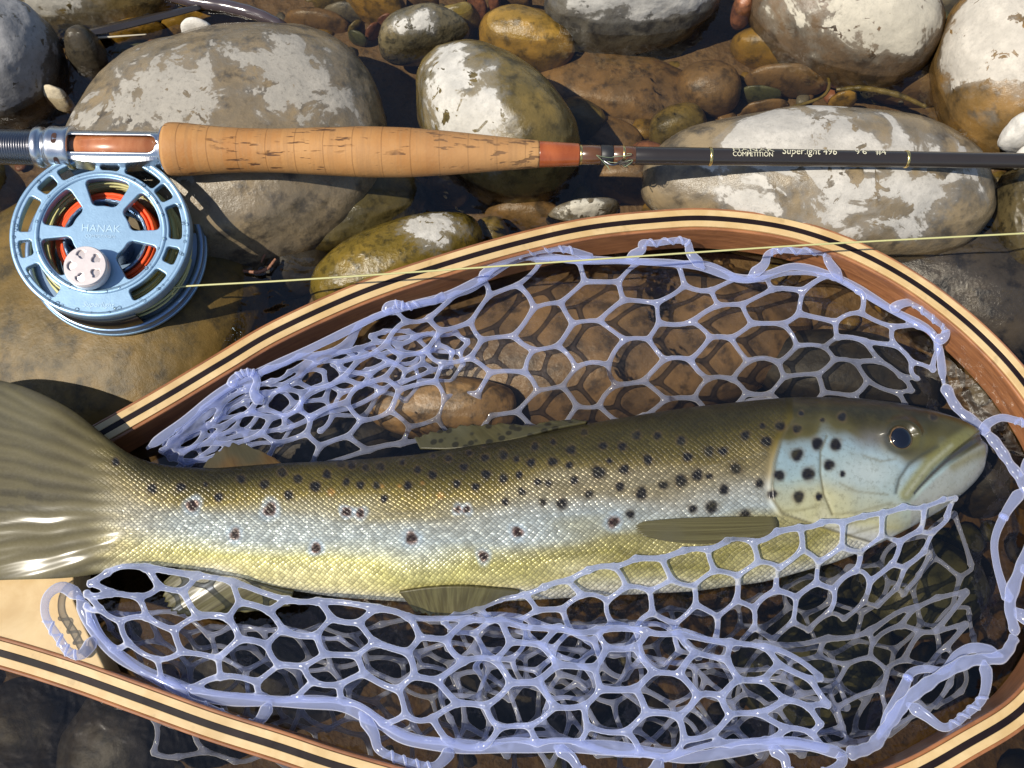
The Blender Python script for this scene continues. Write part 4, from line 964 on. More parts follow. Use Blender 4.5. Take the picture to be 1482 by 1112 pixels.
def rim_loop(ctrl, bind):
    """moulded eye of the rim cord, bound to the hoop: ctrl (px,py,z mm) runs foot, shoulders, crest, foot"""
    mb = MB(); q = catmull([tuple(P(a, b, c * MM)) for a, b, c in ctrl], 46)
    k = np.abs(np.linspace(-1, 1, 46)); mb.tube(q, (0.0016 + 0.0017 * k ** 3) * (1 - 0.8 * smooth(0.86, 1.0, k)), 12, flat=0.62)
    # webbing: flared foot on both sides
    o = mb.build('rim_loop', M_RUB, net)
    i0, i1 = bind; n = 60; a = np.linspace(i0, i1, n)
    base = np.column_stack([np.interp(a, np.arange(46), q[:, c]) for c in range(3)])
    T = np.gradient(base, axis=0); T /= np.linalg.norm(T, axis=1)[:, None]
    N1 = np.cross(T, (0, 0, 1.0)); N1 /= np.linalg.norm(N1, axis=1)[:, None]; N2 = np.cross(T, N1)
    w = np.linspace(0, 2 * math.pi * 4, n)[:, None]
    hb_ = MB(); hb_.tube(base + (N1 * np.cos(w) + N2 * np.sin(w) * 0.75) * 0.0016, 0.0006, 6)
    hb_.build('binding', M_THR, o)
for ctrl, bd in [
    ([(905, 376, 14), (928, 362, 16), (930, 352, 17), (950, 352, 17), (980, 348, 17), (995, 352, 17), (1000, 368, 16), (1020, 390, 14)], (14, 34)),
    ([(1082, 402, 12), (1105, 384, 15), (1112, 368, 16), (1130, 362, 17), (1160, 364, 17), (1192, 366, 17), (1200, 380, 16), (1220, 408, 13)], (14, 34)),
    ([(1290, 452, 11), (1300, 442, 14), (1318, 438, 15), (1332, 446, 16), (1352, 462, 16), (1368, 474, 15), (1366, 488, 14), (1352, 494, 11)], (16, 36)),
    ([(1424, 630, 10), (1428, 615, 12), (1448, 605, 13), (1468, 608, 14), (1484, 614, 14), (1498, 625, 13), (1500, 650, 12), (1476, 690, 10)], (20, 38)),
    ([(692, 408, 15), (712, 388, 17), (745, 372, 18), (775, 364, 18), (808, 360, 18), (830, 364, 17), (846, 370, 15), (860, 377, 14)], (14, 32)),
    ([(560, 455, 16), (562, 444, 18), (575, 440, 19), (590, 444, 18), (610, 438, 18), (628, 436, 17), (636, 432, 16), (645, 430, 15)], (10, 24)),
    ([(335, 562, 18), (338, 550, 20), (350, 541, 20), (365, 540, 20), (372, 552, 18), (368, 570, 16), (380, 585, 12)], (10, 24)),
    ([(122, 868, 22), (90, 850, 24), (68, 864, 25), (66, 892, 25), (84, 922, 25), (100, 944, 24), (120, 946, 22), (140, 918, 18)], (20, 36)),
    ([(232, 980, 14), (262, 1000, 15), (272, 1014, 16), (300, 1024, 16), (335, 1040, 16), (362, 1048, 16), (378, 1040, 15), (392, 1014, 14)], (16, 34)),
    ([(520, 1030, 14), (540, 1060, 15), (548, 1084, 16), (570, 1096, 16), (600, 1106, 16), (626, 1110, 16), (642, 1100, 15), (655, 1080, 13)], (16, 32)),
    ([(802, 1080, 13), (826, 1096, 14), (840, 1114, 14), (870, 1124, 14), (900, 1128, 14), (940, 1120, 14), (960, 1098, 13)], (14, 30)),
    ([(1112, 1080, 12), (1134, 1096, 13), (1142, 1116, 13), (1170, 1122, 13), (1200, 1116, 13), (1218, 1104, 12), (1216, 1088, 12)], (14, 30)),
    ([(1312, 1018, 11), (1340, 1036, 13), (1362, 1052, 14), (1378, 1050, 14), (1398, 1034, 14), (1420, 1014, 14), (1428, 985, 13), (1424, 955, 12)], (18, 34)),
    ([(1478, 818, 10), (1494, 830, 12), (1520, 840, 13), (1530, 870, 13), (1520, 900, 13), (1490, 900, 12), (1468, 880, 10)], (14, 30)),
    ([(1482, 706, 10), (1456, 742, 9), (1440, 780, 8), (1442, 815, 8), (1452, 850, 8), (1462, 872, 10)], (10, 11)),
    ([(1270, 1070, 9), (1306, 1000, 9), (1318, 975, 8), (1340, 968, 8), (1366, 970, 9), (1385, 948, 9), (1412, 938, 10), (1452, 950, 11)], (10, 11)),
]: rim_loop(ctrl, bd)

# ------------------------------------------------------------------ fly rod
RA, RB = P(0, 213, 0.055), P(1482, 233, 0.039)                  # butt end a little higher than the tip side
def rodpt(px):
    k = (px - 741) / 741 * TANH; a_, d_ = RA - CAM, RB - RA
    return RA + d_ * ((k * (a_ @ FWD) - a_ @ RGT) / (d_ @ RGT - k * (d_ @ FWD)))
RDIR = (RB - RA) / np.linalg.norm(RB - RA)
RS = np.cross((0, 0, 1.0), RDIR); RS /= np.linalg.norm(RS)      # sideways (up in the photo)
RN = np.cross(RDIR, RS)                                          # towards the sky
rod = empty('fly_rod', rodpt(500) - np.array((0, 0, 0.012)), 'fly rod with cork grip and dark lettered blank lying across the boulders', 'fishing rod')
def lathe(name, prof, mat, parent, seg=48, sm=True):
    """prof: (px, half height in photo px) along the rod"""
    a = np.linspace(0, 2 * math.pi, seg, endpoint=False)
    dirs = RS[None] * np.cos(a)[:, None] + RN[None] * np.sin(a)[:, None]
    G = np.array([rodpt(x)[None] + dirs * max(r, 0.01) * S(rodpt(x)) for x, r in prof])
    mb = MB(); mb.grid(G, closeu=True)
    m = seg; L = (len(prof) - 1) * m
    mb.f.append(tuple(range(m - 1, -1, -1))); mb.f.append(tuple(L + j for j in range(m)))
    o = mb.build(name, mat, parent, sm=sm); return o
# cork
t = NT('cork'); q = t.obj()
mp = t.new('ShaderNodeMapping'); t.put(mp.inputs[0], q); mp.inputs['Scale'].default_value = (75, 500, 500)
pit = t.noise(mp.outputs[0], 1.0, 3, 0.6); 
mp2 = t.new('ShaderNodeMapping'); t.put(mp2.inputs[0], q); mp2.inputs['Scale'].default_value = (420, 18, 18)
lines = t.noise(mp2.outputs[0], 1.0, 4, 0.65); reg = t.noise(q, 30, 3); fine = t.noise(q, 700, 3); msk = t.noise(q, 55, 3)
sx = t.new('ShaderNodeSeparateXYZ'); t.put(sx.inputs[0], q)
ring = t.new('ShaderNodeTexWhiteNoise', noise_dimensions='1D'); t.put(ring.inputs['W'], t.math('FLOOR', t.math('MULTIPLY', sx.outputs[0], 80)))
c = t.mix(t.mapr(reg, 0.35, 0.65), (0.34, 0.145, 0.040), (0.45, 0.225, 0.078))
c = t.mix(t.math('MULTIPLY', ring.outputs['Value'], 0.45), c, (0.52, 0.30, 0.12))
c = t.mix(t.math('MULTIPLY', t.mapr(lines, 0.52, 0.64), 0.60), c, (0.33, 0.17, 0.065))
c = t.mix(t.math('MULTIPLY', t.mapr(fine, 0.5, 0.7), 0.25), c, (0.40, 0.23, 0.10))
seam = t.math('LESS_THAN', t.math('ABSOLUTE', t.math('SUBTRACT', t.math('FRACT', t.math('ADD', t.math('MULTIPLY', sx.outputs[0], 80), t.math('MULTIPLY', t.noise(q, 60, 2), 0.06))), 0.5)), 0.018)
c = t.mix(t.math('MULTIPLY', seam, 0.55), c, (0.16, 0.075, 0.025))
dpit = t.math('MULTIPLY', t.mapr(pit, 0.580, 0.615), t.mapr(msk, 0.42, 0.52))
c = t.mix(dpit, c, (0.09, 0.04, 0.018))
gr = t.math('MULTIPLY', t.mapr(t.noise(q, 18, 2), 0.48, 0.7), 0.35)
c = t.mix(gr, c, (0.36, 0.21, 0.10))
h = t.math('SUBTRACT', t.math('MULTIPLY', fine, 0.3), dpit)
M_CORK = t.set(Base_Color=c, Roughness=0.62, Normal=t.bump(h, 0.5, 0.0008), Specular_IOR_Level=0.3)
xs = np.concatenate([[240, 241, 243, 247], np.linspace(252, 772, 70), [777, 780]])
hs = np.interp(xs, [240, 241, 243, 247, 256, 275, 310, 350, 400, 460, 530, 590, 650, 710, 760, 777, 780], [30, 34, 36.5, 38, 38.4, 37, 33.5, 31.2, 31.0, 33.5, 36.2, 35.2, 31, 25.5, 21, 19.6, 19.0])
kk = np.hanning(7); kk /= kk.sum(); hs[8:-8] = np.convolve(hs, kk, 'same')[8:-8]
lathe('cork_grip', list(zip(xs, hs)), M_CORK, rod, 64)
M_ALU = simple_mat('brushed_aluminium', (0.56, 0.57, 0.60), 0.28, 1.0, 0.08, 90, bump=0.06)
M_ALUD = simple_mat('dark_aluminium', (0.20, 0.20, 0.22), 0.32, 1.0, 0.08, 90)
M_BURL = wood_mat('burl_insert', (0.38, 0.125, 0.05), (0.52, 0.22, 0.10), (120, 40, 40), 0.15)
M_MAHR = wood_mat('redwood_check', (0.25, 0.055, 0.016), (0.38, 0.10, 0.03), (90, 30, 30), 0.15)
lathe('butt_ring', [(237, 20), (237.5, 31), (238.5, 33), (240.5, 33), (241, 30)], M_ALU, rod)
# screw thread barrel
pr = []
for k in range(0, 64):
    x = 54 - k * 3.6
    pr += [(x, 24.4), (x - 0.9, 25.2), (x - 1.8, 24.4), (x - 2.7, 22.6)]
pr = pr[::-1]
lathe('threaded_barrel', pr, M_ALUD, rod, 40)
lathe('lock_ring', [(52, 22), (53, 27.5), (55, 29), (60, 29.4), (65, 29), (66, 25.5), (71, 25), (72, 28), (74, 28)], M_ALU, rod)
lathe('sliding_hood', [(73, 22), (73.5, 28.5), (76, 30.2), (81, 30.6), (88, 29.6), (100, 30.4), (106, 31.6), (107, 30.8), (107.4, 26)], M_ALU, rod)
for da in (-0.10, 1.25, -1.3):
    mb = MB(); dr = RS * math.sin(da) + RN * math.cos(da); tg = np.cross(RDIR, dr); s0 = S(rodpt(90))
    a = np.linspace(0, 2 * math.pi, 24, endpoint=False)
    c0 = rodpt(90)
    out = [c0 + RDIR * np.sign(math.cos(q)) * abs(math.cos(q)) ** .6 * 3.6 * s0 + (dr * math.cos(w_) + tg * math.sin(w_)) * 30.35 * s0 for q in a for w_ in [np.sign(math.sin(q)) * abs(math.sin(q)) ** .6 * 0.27]]
    mb.add(out, [tuple(range(24))]); mb.build('hood_slot', simple_mat('slot_dark', (0.05, 0.02, 0.012), 0.4), rod)
lathe('wood_insert', [(96, 18), (96.5, 19.6), (240, 19.6), (240.5, 18)], M_BURL, rod)
# skeleton seat: shell with an open window on its upper side
def seat_shell():
    n, m = 70, 60; xs_ = np.linspace(98, 239, n); G = []
    phc = R(103)
    s0 = S(rodpt(170))
    for rad in (25.0, 22.2):
        rows = []
        for x in xs_:
            e = np.clip((233 - x) / 13.0, 0, 1); half = 0.56 * math.sqrt(1 - (1 - e) ** 2) + 0.002
            a = np.linspace(half, 2 * math.pi - half, m) + phc
            rows.append([rodpt(x) + (RS * math.cos(q) + RN * math.sin(q)) * rad * s0 for q in a])
        G.append(np.array(rows))
    ring_ = np.concatenate([G[0], G[1][:, ::-1]], axis=1)
    mb = MB(); mb.grid(ring_, closeu=True); return mb.build('seat_skeleton', M_ALU, rod)
seat_shell()
lathe('winding_check', [(779, 15), (779.5, 18.6), (781, 19), (805, 17.8), (836, 16.2), (838, 15.6), (838.6, 12)], M_MAHR, rod)
M_BLANK = simple_mat('blank_lacquer', (0.026, 0.021, 0.019), 0.30, 0, 0.2, 40, coat=0.4)
M_WRAP = simple_mat('thread_wrap', (0.11, 0.045, 0.018), 0.25, 0, 0.4, 200, coat=0.8)
M_GOLD = simple_mat('gold_thread', (0.80, 0.60, 0.24), 0.3, 1.0, 0.1)
M_INK = simple_mat('pale_gold_ink', (0.66, 0.62, 0.45), 0.45)
bl = [(838, 13.2), (950, 12.9), (1150, 12.2), (1482, 11.0), (2600, 7.5)]
lathe('blank', bl, M_BLANK, rod, 32)
br = lambda x: float(np.interp(x, [b_[0] for b_ in bl], [b_[1] for b_ in bl]))
for x0, x1 in ((842, 868), (888, 918)): lathe('thread_wrap', [(x0 - 1, br(x0)), (x0, br(x0) + .9), (x1, br(x1) + .9), (x1 + 1, br(x1))], M_WRAP, rod, 32)
for x0 in (840, 902, 1027.5, 1311): lathe('gold_band', [(x0 - 2, br(x0)), (x0 - 1.6, br(x0) + 1.0), (x0 + 1.6, br(x0) + 1.0), (x0 + 2, br(x0))], M_GOLD, rod, 32)
lathe('black_wrap', [(869, br(870)), (870, br(870) + 1.2), (886, br(886) + 1.2), (887, br(886))], simple_mat('black_thread', (0.02, 0.02, 0.022), 0.5, 0, 0.2), rod, 32)
def rod_text(body, x0, size_px, phi, name='lettering', shear=0.0, stretch=1.0):
    cu = bpy.data.curves.new(name, 'FONT'); cu.body = body; cu.size = 1.0; cu.shear = shear; cu.resolution_u = 3
    def warp(V):
        x = x0 + V[:, 0] * size_px * stretch; a = phi - V[:, 1] * size_px / 12.5        # wrap round the blank
        a = phi + V[:, 1] * size_px / 12.5
        pts = np.array([rodpt(xx) for xx in x]); rr = np.array([(br(xx) + 0.55) * S(rodpt(xx)) for xx in x])
        return pts + (RS[None] * np.sin(a)[:, None] + RN[None] * np.cos(a)[:, None]) * rr[:, None]
    return curve_to_part(name, cu, M_INK, rod, None, warp)
rod_text('HANAK', 1057, 12, 0.12, stretch=1.45)
rod_text('COMPETITION', 1057, 9.4, -0.48, stretch=0.94)
rod_text('Superlight 496', 1128, 17, -0.16, shear=0.25, stretch=0.80)
rod_text("9'6\"  #4", 1234, 14, -0.02, stretch=1.0)
# hook keeper with a scrap of tippet curled round it
mb = MB(); kp = []
for k in np.linspace(0, 1, 20): kp.append(rodpt(872 + 26 * k) - RS * (13 + 8 * math.sin(k * math.pi)) * 0.0003 + RN * 0.002)
mb.tube(kp, 0.00045, 6); mb.build('hook_keeper', M_ALUD, rod)
tip_ = MB(); rr_ = random.Random(4); a = np.linspace(0, 1, 90)
cpt = rodpt(888) - RS * 0.0046 + RN * 0.003
pts = np.array([cpt + RDIR * (0.0060 * math.sin(9 * k + 1) + 0.003 * math.sin(23 * k) + 0.004 * (k - .5)) + RS * (0.0028 * math.sin(13 * k + .4) + 0.0014 * math.cos(29 * k)) + RN * 0.002 * math.sin(17 * k) for k in a])
tip_.tube(pts, 0.00014, 5)
tag(tip_.build('tippet_tangle', simple_mat('tippet_nylon', (0.22, 0.27, 0.16), 0.25, 0, 0.2, coat=0.3)), 'curled scrap of thin greenish line caught on the hook keeper', 'line')
fl = MB()
for k in range(34):
    u = np.array([rr_.gauss(0, 1) for _ in range(3)]); u /= np.linalg.norm(u)
    c0 = rodpt(898 + rr_.uniform(-6, 8)) - RS * 0.0052 + RN * 0.002
    fl.tube([c0, c0 + u * 0.0014 + RDIR * 0.0006, c0 + u * 0.0024 + RDIR * 0.0018], [0.00022, 0.00018, 0.00006], 5)
c0 = rodpt(894) - RS * 0.0052 + RN * 0.002
fl.tube([c0 + RDIR * x for x in np.linspace(0, 0.006, 8)], [0.0003, 0.0008, 0.001, 0.001, 0.0009, 0.0008, 0.0006, 0.0003], 8)
tag(fl.build('artificial_fly', simple_mat('fly_hackle', (0.05, 0.042, 0.035), 0.7, 0, 0.4)), 'tiny dark artificial fly hooked beside the red winding check', 'fishing fly')

# ------------------------------------------------------------------ reel
ZF = 0.048
RC = P(146, 337, ZF); RAD = 126 * S(RC)
tz = np.array((0.10, -0.16, 1.0)); tz /= np.linalg.norm(tz)
rx = np.array((1.0, 0, 0)) - tz * tz[0]; rx /= np.linalg.norm(rx); ry = np.cross(tz, rx)
reel = empty('fly_reel', RC - tz * 0.030, 'light blue fly reel with cut out spool and white knob hanging from the rod', 'fishing reel')
def F_(h): return (RC + tz * h, rx, ry, tz)
def RPt(r, a, h): return RC + (rx * math.cos(a) + ry * math.sin(a)) * r * RAD + tz * h
M_BLUE = simple_mat('blue_anodised', (0.31, 0.475, 0.65), 0.40, 0.60, 0.08, 120, bump=0.08, bscale=1500)
M_BLUED = simple_mat('grey_blue_anodised', (0.25, 0.36, 0.52), 0.36, 0.8, 0.08, 120)
def circ(r, n=120, a0=0): return [(r * RAD * math.cos(a0 + 2 * math.pi * k / n), r * RAD * math.sin(a0 + 2 * math.pi * k / n)) for k in range(n)]
def slot(r0, r1, a0, a1, rc=0.028):
    """rounded window between two radii and two angles (degrees)"""
    pts = []; a0, a1 = R(a0), R(a1); d = rc
    def corner(r, a, sr, sa, q0):
        for k in range(6):
            w_ = q0 + k / 5 * math.pi / 2
            pts.append((r, a, math.cos(w_) * d, math.sin(w_) * d))
    out = []
    for (r, a, cr, ca, q0) in ((r1, a0, -1, 1, None), (r1, a1, -1, -1, None), (r0, a1, 1, -1, None), (r0, a0, 1, 1, None)):
        rc_, ac_ = r + cr * d, a + ca * d / r
        seq = []
        for k in range(6):
            w_ = k / 5 * math.pi / 2
            if (cr, ca) == (-1, 1): dr_, da_ = math.sin(w_), -math.cos(w_)
            elif (cr, ca) == (-1, -1): dr_, da_ = math.cos(w_), math.sin(w_)
            elif (cr, ca) == (1, -1): dr_, da_ = -math.sin(w_), math.cos(w_)
            else: dr_, da_ = -math.cos(w_), -math.sin(w_)
            seq.append((rc_ + dr_ * d, ac_ + da_ * d / r))
        out += seq
        if (cr, ca) in ((-1, 1), (1, -1)):
            nx = (a1 if ca == 1 else a0); st_, en_ = seq[-1][1], (nx - ca * d / r)
            for k in range(1, 10): out.append((r, st_ + (en_ - st_) * k / 10))
    return [(r * RAD * math.cos(a), r * RAD * math.sin(a)) for r, a in out]
holes = []
for ca, w_ in ((87, 8.5), (60, 15), (37, 7.5), (11, 15), (-17, 7.5), (-47, 16), (-135, 16), (-165, 7.5), (167, 15), (139, 7.5), (113, 15)):
    holes.append(slot(0.752, 0.918, ca - w_, ca + w_, 0.045))
for ca in (87, 28, -36, -148, 150):
    holes.append(slot(0.315, 0.672, ca - 24, ca + 24, 0.07))
flat_shape('spool_face', [circ(0.985)] + holes, 0.0026, 0.0004, M_BLUE, reel, F_(-0.0013))
def ringpart(name, r0, r1, h0, h1, mat, parent, seg=96, rnd=0.0004):
    prof = [(r0, h0), (r1 - 0.01, h0), (r1, h0 + rnd), (r1, h1 - rnd), (r1 - 0.01, h1), (r0, h1)]
    G = np.array([[RPt(r, 2 * math.pi * k / seg, h) for k in range(seg)] for r, h in prof + [prof[0]]])
    mb = MB(); mb.grid(G, closeu=True); return mb.build(name, mat, parent)
ringpart('spool_rim', 0.945, 1.0, -0.0062, 0.0006, M_BLUE, reel)
ringpart('inner_ring', 0.68, 0.735, -0.0050, 0.0009, M_BLUE, reel)
# hub, spool walls
ringpart('hub', 0.0, 0.20, -0.0235, -0.0029, M_ALU, reel, 48)
mb = MB()
for k in range(24):                                    # perforated spool barrel: bars between two bands
    a0 = 2 * math.pi * k / 24
    G = np.array([[RPt(r, a0 + da, h) for da in np.linspace(-0.075, 0.075, 4)] for r, h in ((0.47, -0.0058), (0.47, -0.0218), (0.445, -0.0218), (0.445, -0.0058), (0.47, -0.0058))])
    mb.grid(G)
mb.build('spool_barrel', M_BLUED, reel)
ringpart('barrel_band', 0.44, 0.475, -0.0090, -0.0058, M_BLUED, reel); ringpart('barrel_band', 0.44, 0.475, -0.0225, -0.0185, M_BLUED, reel)
bh = []
for k in range(6): bh.append(slot(0.30, 0.56, k * 60 + 5 - 22, k * 60 + 5 + 22, 0.06))
for k in range(18): bh.append(slot(0.70, 0.86, k * 20 - 6, k * 20 + 6, 0.045))
flat_shape('back_plate', [circ(1.03)] + bh, 0.0018, 0.0004, M_BLUED, reel, F_(-0.0245))
ringpart('frame_rim', 0.965, 1.035, -0.0285, -0.0200, M_BLUED, reel)
ringpart('frame_lip', 1.0, 1.055, -0.0265, -0.0245, M_BLUE, reel)
# half cage guard, black
M_BLKG = simple_mat('black_gloss', (0.012, 0.012, 0.013), 0.12, 0, 0.2, coat=1.0)
G = np.array([[RPt(r, R(a), h) for a in np.linspace(-118, -66, 30)] for r, h in ((1.012, -0.0210), (1.012, -0.0050), (0.985, -0.0050), (0.985, -0.0210), (1.012, -0.0210))])
mb = MB(); mb.grid(G); mb.build('line_guard', M_BLKG, reel)
G = np.array([[RPt(r, R(a), h) for a in np.linspace(60, 120, 30)] for r, h in ((1.02, -0.0210), (1.02, -0.0030), (0.985, -0.0030), (0.985, -0.0210), (1.02, -0.0210))])
mb = MB(); mb.grid(G); mb.build('frame_pillar', M_BLUED, reel)
# wound backing and line
M_ORG = simple_mat('orange_backing', (0.85, 0.09, 0.015), 0.6, 0, 0.2, 300); M_YEL = simple_mat('yellow_line', (0.50, 0.48, 0.22), 0.38, 0, 0.08, 120)
mb = MB(); n = 30 * 40; a = np.linspace(0, 30 * 2 * math.pi, n); rg = np.random.default_rng(2)
lay = np.abs(((a / (2 * math.pi)) / 9.0) % 2 - 1)
rad = 0.495 + 0.044 * np.floor(a / (2 * math.pi) / 9.0) / 1.6 + 0.004 * np.sin(a * 0.37)
hh = -0.0195 + 0.0125 * lay
mb.tube(np.array([RPt(r, q, h) for r, q, h in zip(rad, a, hh)]), 0.00085, 5); mb.build('backing_line', M_ORG, reel)
n = 30 * 48; a = np.linspace(0, 30 * 2 * math.pi, n); lay = np.abs(((a / (2 * math.pi)) / 9.3) % 2 - 1)
rad = 0.665 + 0.050 * (a / (2 * math.pi) / 9.3) + 0.010 * np.sin(a * 0.29) + 0.006 * np.sin(a * 1.13)
hh = -0.0205 + 0.0140 * lay + 0.0006 * np.sin(a * 0.53)
mb = MB(); mb.tube(np.array([RPt(r, q, h) for r, q, h in zip(rad, a, hh)]), 0.00062, 6); mb.build('wound_line', M_YEL, reel)
mb = MB(); 
for k in range(5):
    a = np.linspace(R(-112 + 6 * k), R(28 - 9 * k), 50); mb.tube(np.array([RPt(0.90 + 0.018 * math.sin(3 * q + k) + 0.012 * k / 2, q, -0.009 - 0.0022 * k + 0.001 * math.sin(2 * q + k)) for q in a]), 0.00062, 6)
mb.build('loose_coils', M_YEL, reel)
# crank knob with five scoops
kc = RPt(0.0, 0, 0) + (rx * -0.07 - ry * 0.47) * RAD
M_KNOB = simple_mat('pink_white_metal', (0.74, 0.66, 0.64), 0.34, 0.45, 0.06, 200)
def kp_(r, a, h): return kc + (rx * math.cos(a) + ry * math.sin(a)) * r * RAD + tz * h
prof = [(0.10, -0.001), (0.10, 0.0014), (0.205, 0.0016), (0.232, 0.0022), (0.240, 0.0034), (0.240, 0.0066), (0.234, 0.0075), (0.226, 0.0078), (0.0005, 0.0069)]
G = np.array([[kp_(r, 2 * math.pi * k / 72, h) for k in range(72)] for r, h in prof]); mb = MB(); mb.grid(G, closeu=True); knob = mb.build('crank_knob', M_KNOB, reel)
kn = [[(0.222 * RAD * math.cos(q), 0.222 * RAD * math.sin(q)) for q in np.linspace(0, 2 * math.pi, 64, endpoint=False)]]
for k in range(5):
    q0 = R(90 + 72 * k + 20); cx_, cy_ = 0.140 * math.cos(q0), 0.140 * math.sin(q0)
    hole = []
    for w_ in np.linspace(0, 2 * math.pi, 26, endpoint=False):
        ex, ey = math.cos(w_) * 0.058, math.sin(w_) * 0.050 * (1.25 if math.cos(w_) > 0 else 0.85)
        hole.append(((cx_ + ex * math.cos(q0) - ey * math.sin(q0)) * RAD, (cy_ + ex * math.sin(q0) + ey * math.cos(q0)) * RAD))
    kn.append(hole)
flat_shape('knob_cap', kn, 0.0016, 0.0002, M_KNOB, knob, (kc + tz * 0.0076, rx, ry, tz))
# foot up to the seat
mb = MB(); f0 = RPt(1.0, R(97), -0.0125); f1 = rodpt(168) - RS * 0.0062 - RN * 0.003
for k, (w0, w1) in enumerate(((0.010, 0.016),)):
    G = []
    for q in np.linspace(0, 1, 8):
        c0 = f0 + (f1 - f0) * q; w_ = w0 + (w1 - w0) * q
        G.append([c0 + RDIR * sx_ * w_ + RN * sz_ * 0.0028 for sx_, sz_ in ((-1, -1), (1, -1), (1, 1), (-1, 1))])
    mb.grid(np.array(G), closeu=True)
mb.build('reel_foot', M_ALUD, reel, sm=False)
G = []
for q in np.linspace(-1, 1, 24):
    c0 = rodpt(168 + 66 * q) - RS * 0.0066 - RN * 0.0005; hgt = 0.0026 * (1 - 0.75 * abs(q) ** 2)
    G.append([c0 + RN * z_ * 0.0045 - RS * y_ for z_, y_ in ((-1, 0), (1, 0), (0.8, hgt), (-0.8, hgt))])
mb = MB(); mb.grid(np.array(G), closeu=True); mb.build('foot_plate', M_ALU, reel, sm=False)
M_ETCH = simple_mat('etched_silver', (0.42, 0.58, 0.73), 0.5, 0.5)
def reel_text(body, cx_, cy_, size, shear=0):
    cu = bpy.data.curves.new('lettering', 'FONT'); cu.body = body; cu.size = size * RAD; cu.align_x = 'CENTER'; cu.shear = shear; cu.extrude = 0.00004
    curve_to_part('lettering', cu, M_ETCH, reel, (RC + (rx * cx_ + ry * cy_) * RAD + tz * 0.00052, rx, ry, tz))
reel_text('HANAK', 0.0, 0.005, 0.125); reel_text('COMPETITION', 0.0, -0.065, 0.050); reel_text('Superlight', 0.04, -0.885, 0.085, 0.25)
# water drops standing on the face
drops = MB(); rg = random.Random(12); V, F = ICO[2]
for k in range(420):
    r, a = math.sqrt(rg.uniform(0.02, 0.95)), rg.uniform(0, 2 * math.pi)
    if 0.68 < r < 0.735 or 0.92 < r < 0.97:
        d_ = rg.uniform(0.0003, 0.0009); q = V * d_ * np.array((1, 1, 0.55))
        drops.add(RPt(r, a, 0.0009 if r < 0.74 else 0.0006) + q[:, :1] * rx + q[:, 1:2] * ry + q[:, 2:] * tz, F)
tw_ = NT('water_drop')
g1 = tw_.new('ShaderNodeBsdfTransparent'); g2 = tw_.new('ShaderNodeBsdfGlossy'); g2.inputs['Roughness'].default_value = 0.03
g3 = tw_.new('ShaderNodeFresnel'); g3.inputs['IOR'].default_value = 1.5; g4 = tw_.new('ShaderNodeMixShader')
tw_.put(g4.inputs[0], g3.outputs[0]); tw_.put(g4.inputs[1], g1.outputs[0]); tw_.put(g4.inputs[2], g2.outputs[0]); tw_.l.new(g4.outputs[0], tw_.out.inputs['Surface'])
drops.build('water_drops', tw_.m, reel)['kind'] = 'stuff'

# ------------------------------------------------------------------ line running off the reel
lp = [tuple(RPt(0.93, R(-38), -0.012))] + [tuple(P(x, y, z * MM)) for x, y, z in ((262, 415, 34), (420, 406, 36), (600, 394, 37), (800, 380, 38), (1000, 366, 38), (1200, 353, 38), (1482, 338, 38), (1800, 322, 39))]
mb = MB(); mb.tube(catmull(lp, 120), 0.00042, 8)
tag(mb.build('fly_line', M_YEL), 'thin pale yellow line running from the reel across the net rim', 'fishing line')

# ------------------------------------------------------------------ drift debris
def strand(name, label, cat, pts, r, mat, flat=1.0, knots=0.15, sides=8):
    q = catmull([tuple(P(a, b, c * MM)) for a, b, c in pts], 50); k = np.linspace(0, 1, 50)
    rr = r * MM * (0.45 + 0.55 * np.sin(math.pi * np.clip(k, 0.05, 0.95)) ** 0.5) * (1 + knots * np.sin(k * 37) * np.sin(k * 17))
    mb = MB(); mb.tube(q, rr, sides, flat=flat); return tag(mb.build(name, mat), label, cat)
M_TWIG = simple_mat('dry_twig', (0.42, 0.31, 0.19), 0.7, 0, 0.4, 300, bump=0.4); M_TWR = simple_mat('red_twig', (0.26, 0.12, 0.07), 0.6, 0, 0.4, 300, bump=0.4)
M_REED = simple_mat('wet_reed', (0.025, 0.021, 0.02), 0.2, 0, 0.3, 80, coat=0.6); M_STIK = simple_mat('wet_stick', (0.06, 0.045, 0.05), 0.18, 0, 0.3, 60, coat=0.8)
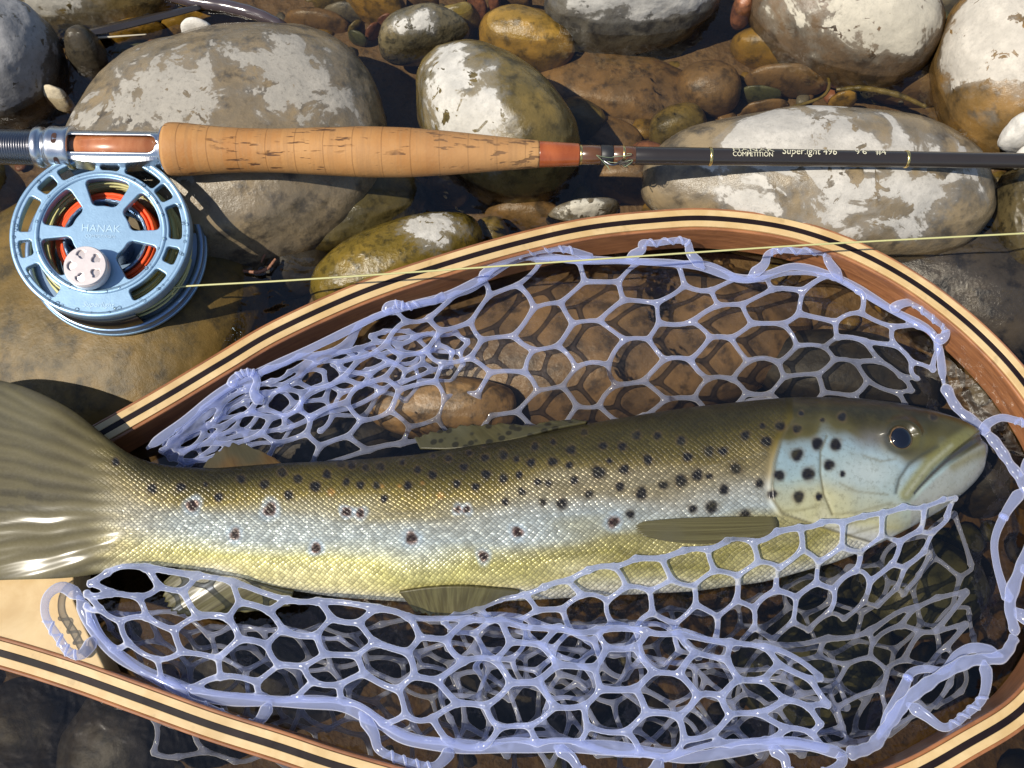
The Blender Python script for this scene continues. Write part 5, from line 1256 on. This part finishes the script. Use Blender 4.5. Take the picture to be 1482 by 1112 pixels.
strand('twig', 'pale dry twig floating between the olive stones', 'twig', [(402, 338, 3), (425, 334, 4), (446, 334, 4), (470, 326, 4)], 1.0, M_TWIG)
strand('twig', 'short forked tan twig crossing the pale dry one', 'twig', [(404, 332, 5), (420, 337, 4), (436, 338, 4)], 0.8, M_TWIG)
strand('twig', 'reddish curved twig below the pale twigs beside the reel boulder', 'twig', [(352, 392, 2), (372, 394, 3), (388, 388, 3), (399, 375, 3)], 0.9, M_TWR)
strand('twig', 'thin brown stem rising from the reddish twig', 'twig', [(378, 380, 3), (386, 362, 3), (392, 350, 3)], 0.6, M_TWR)
strand('reed_blade', 'dark wet reed blade across the stones at the upper left', 'reed', [(88, 60, 3), (130, 48, 5), (180, 36, 4), (230, 24, 3), (290, 10, 2)], 3.2, M_REED, flat=0.25, knots=0)
strand('reed_blade', 'thin straw lying beside the dark reed blade', 'reed', [(92, 59, 5), (130, 56, 6), (170, 53, 6), (212, 50, 5)], 0.5, simple_mat('pale_straw', (0.45, 0.40, 0.30), 0.5), knots=0)
strand('driftwood_stick', 'smooth dark wet stick at the top edge above the grey boulder', 'stick', [(210, -16, 0), (270, 0, 1), (330, 10, 1), (380, 24, 0), (425, 46, -4)], 3.6, M_STIK, knots=0.05, sides=12)
mb = MB(); lv = P([107, 113, 118, 113], [45, 44, 47, 50], 0.006); mb.add(np.vstack([lv, lv - np.array((0, 0, 0.0004))]), [(0, 1, 2, 3), (7, 6, 5, 4), (0, 4, 5, 1), (1, 5, 6, 2), (2, 6, 7, 3), (3, 7, 4, 0)])
tag(mb.build('leaf', simple_mat('yellow_leaf', (0.50, 0.46, 0.08), 0.5)), 'tiny yellow leaf beside the blue grey boulder', 'leaf')
strand('root_strand', 'thin sunken root curving under water above the pale boulder', 'root', [(1090, 175, -6), (1140, 158, -8), (1190, 140, -8), (1200, 118, -10), (1186, 100, -14)], 0.9, M_OLV)
strand('root_strand', 'sunken brown branch between cream boulder and pale boulder', 'root', [(1210, 130, -12), (1250, 128, -10), (1300, 138, -10), (1340, 155, -12)], 1.6, M_OLV)
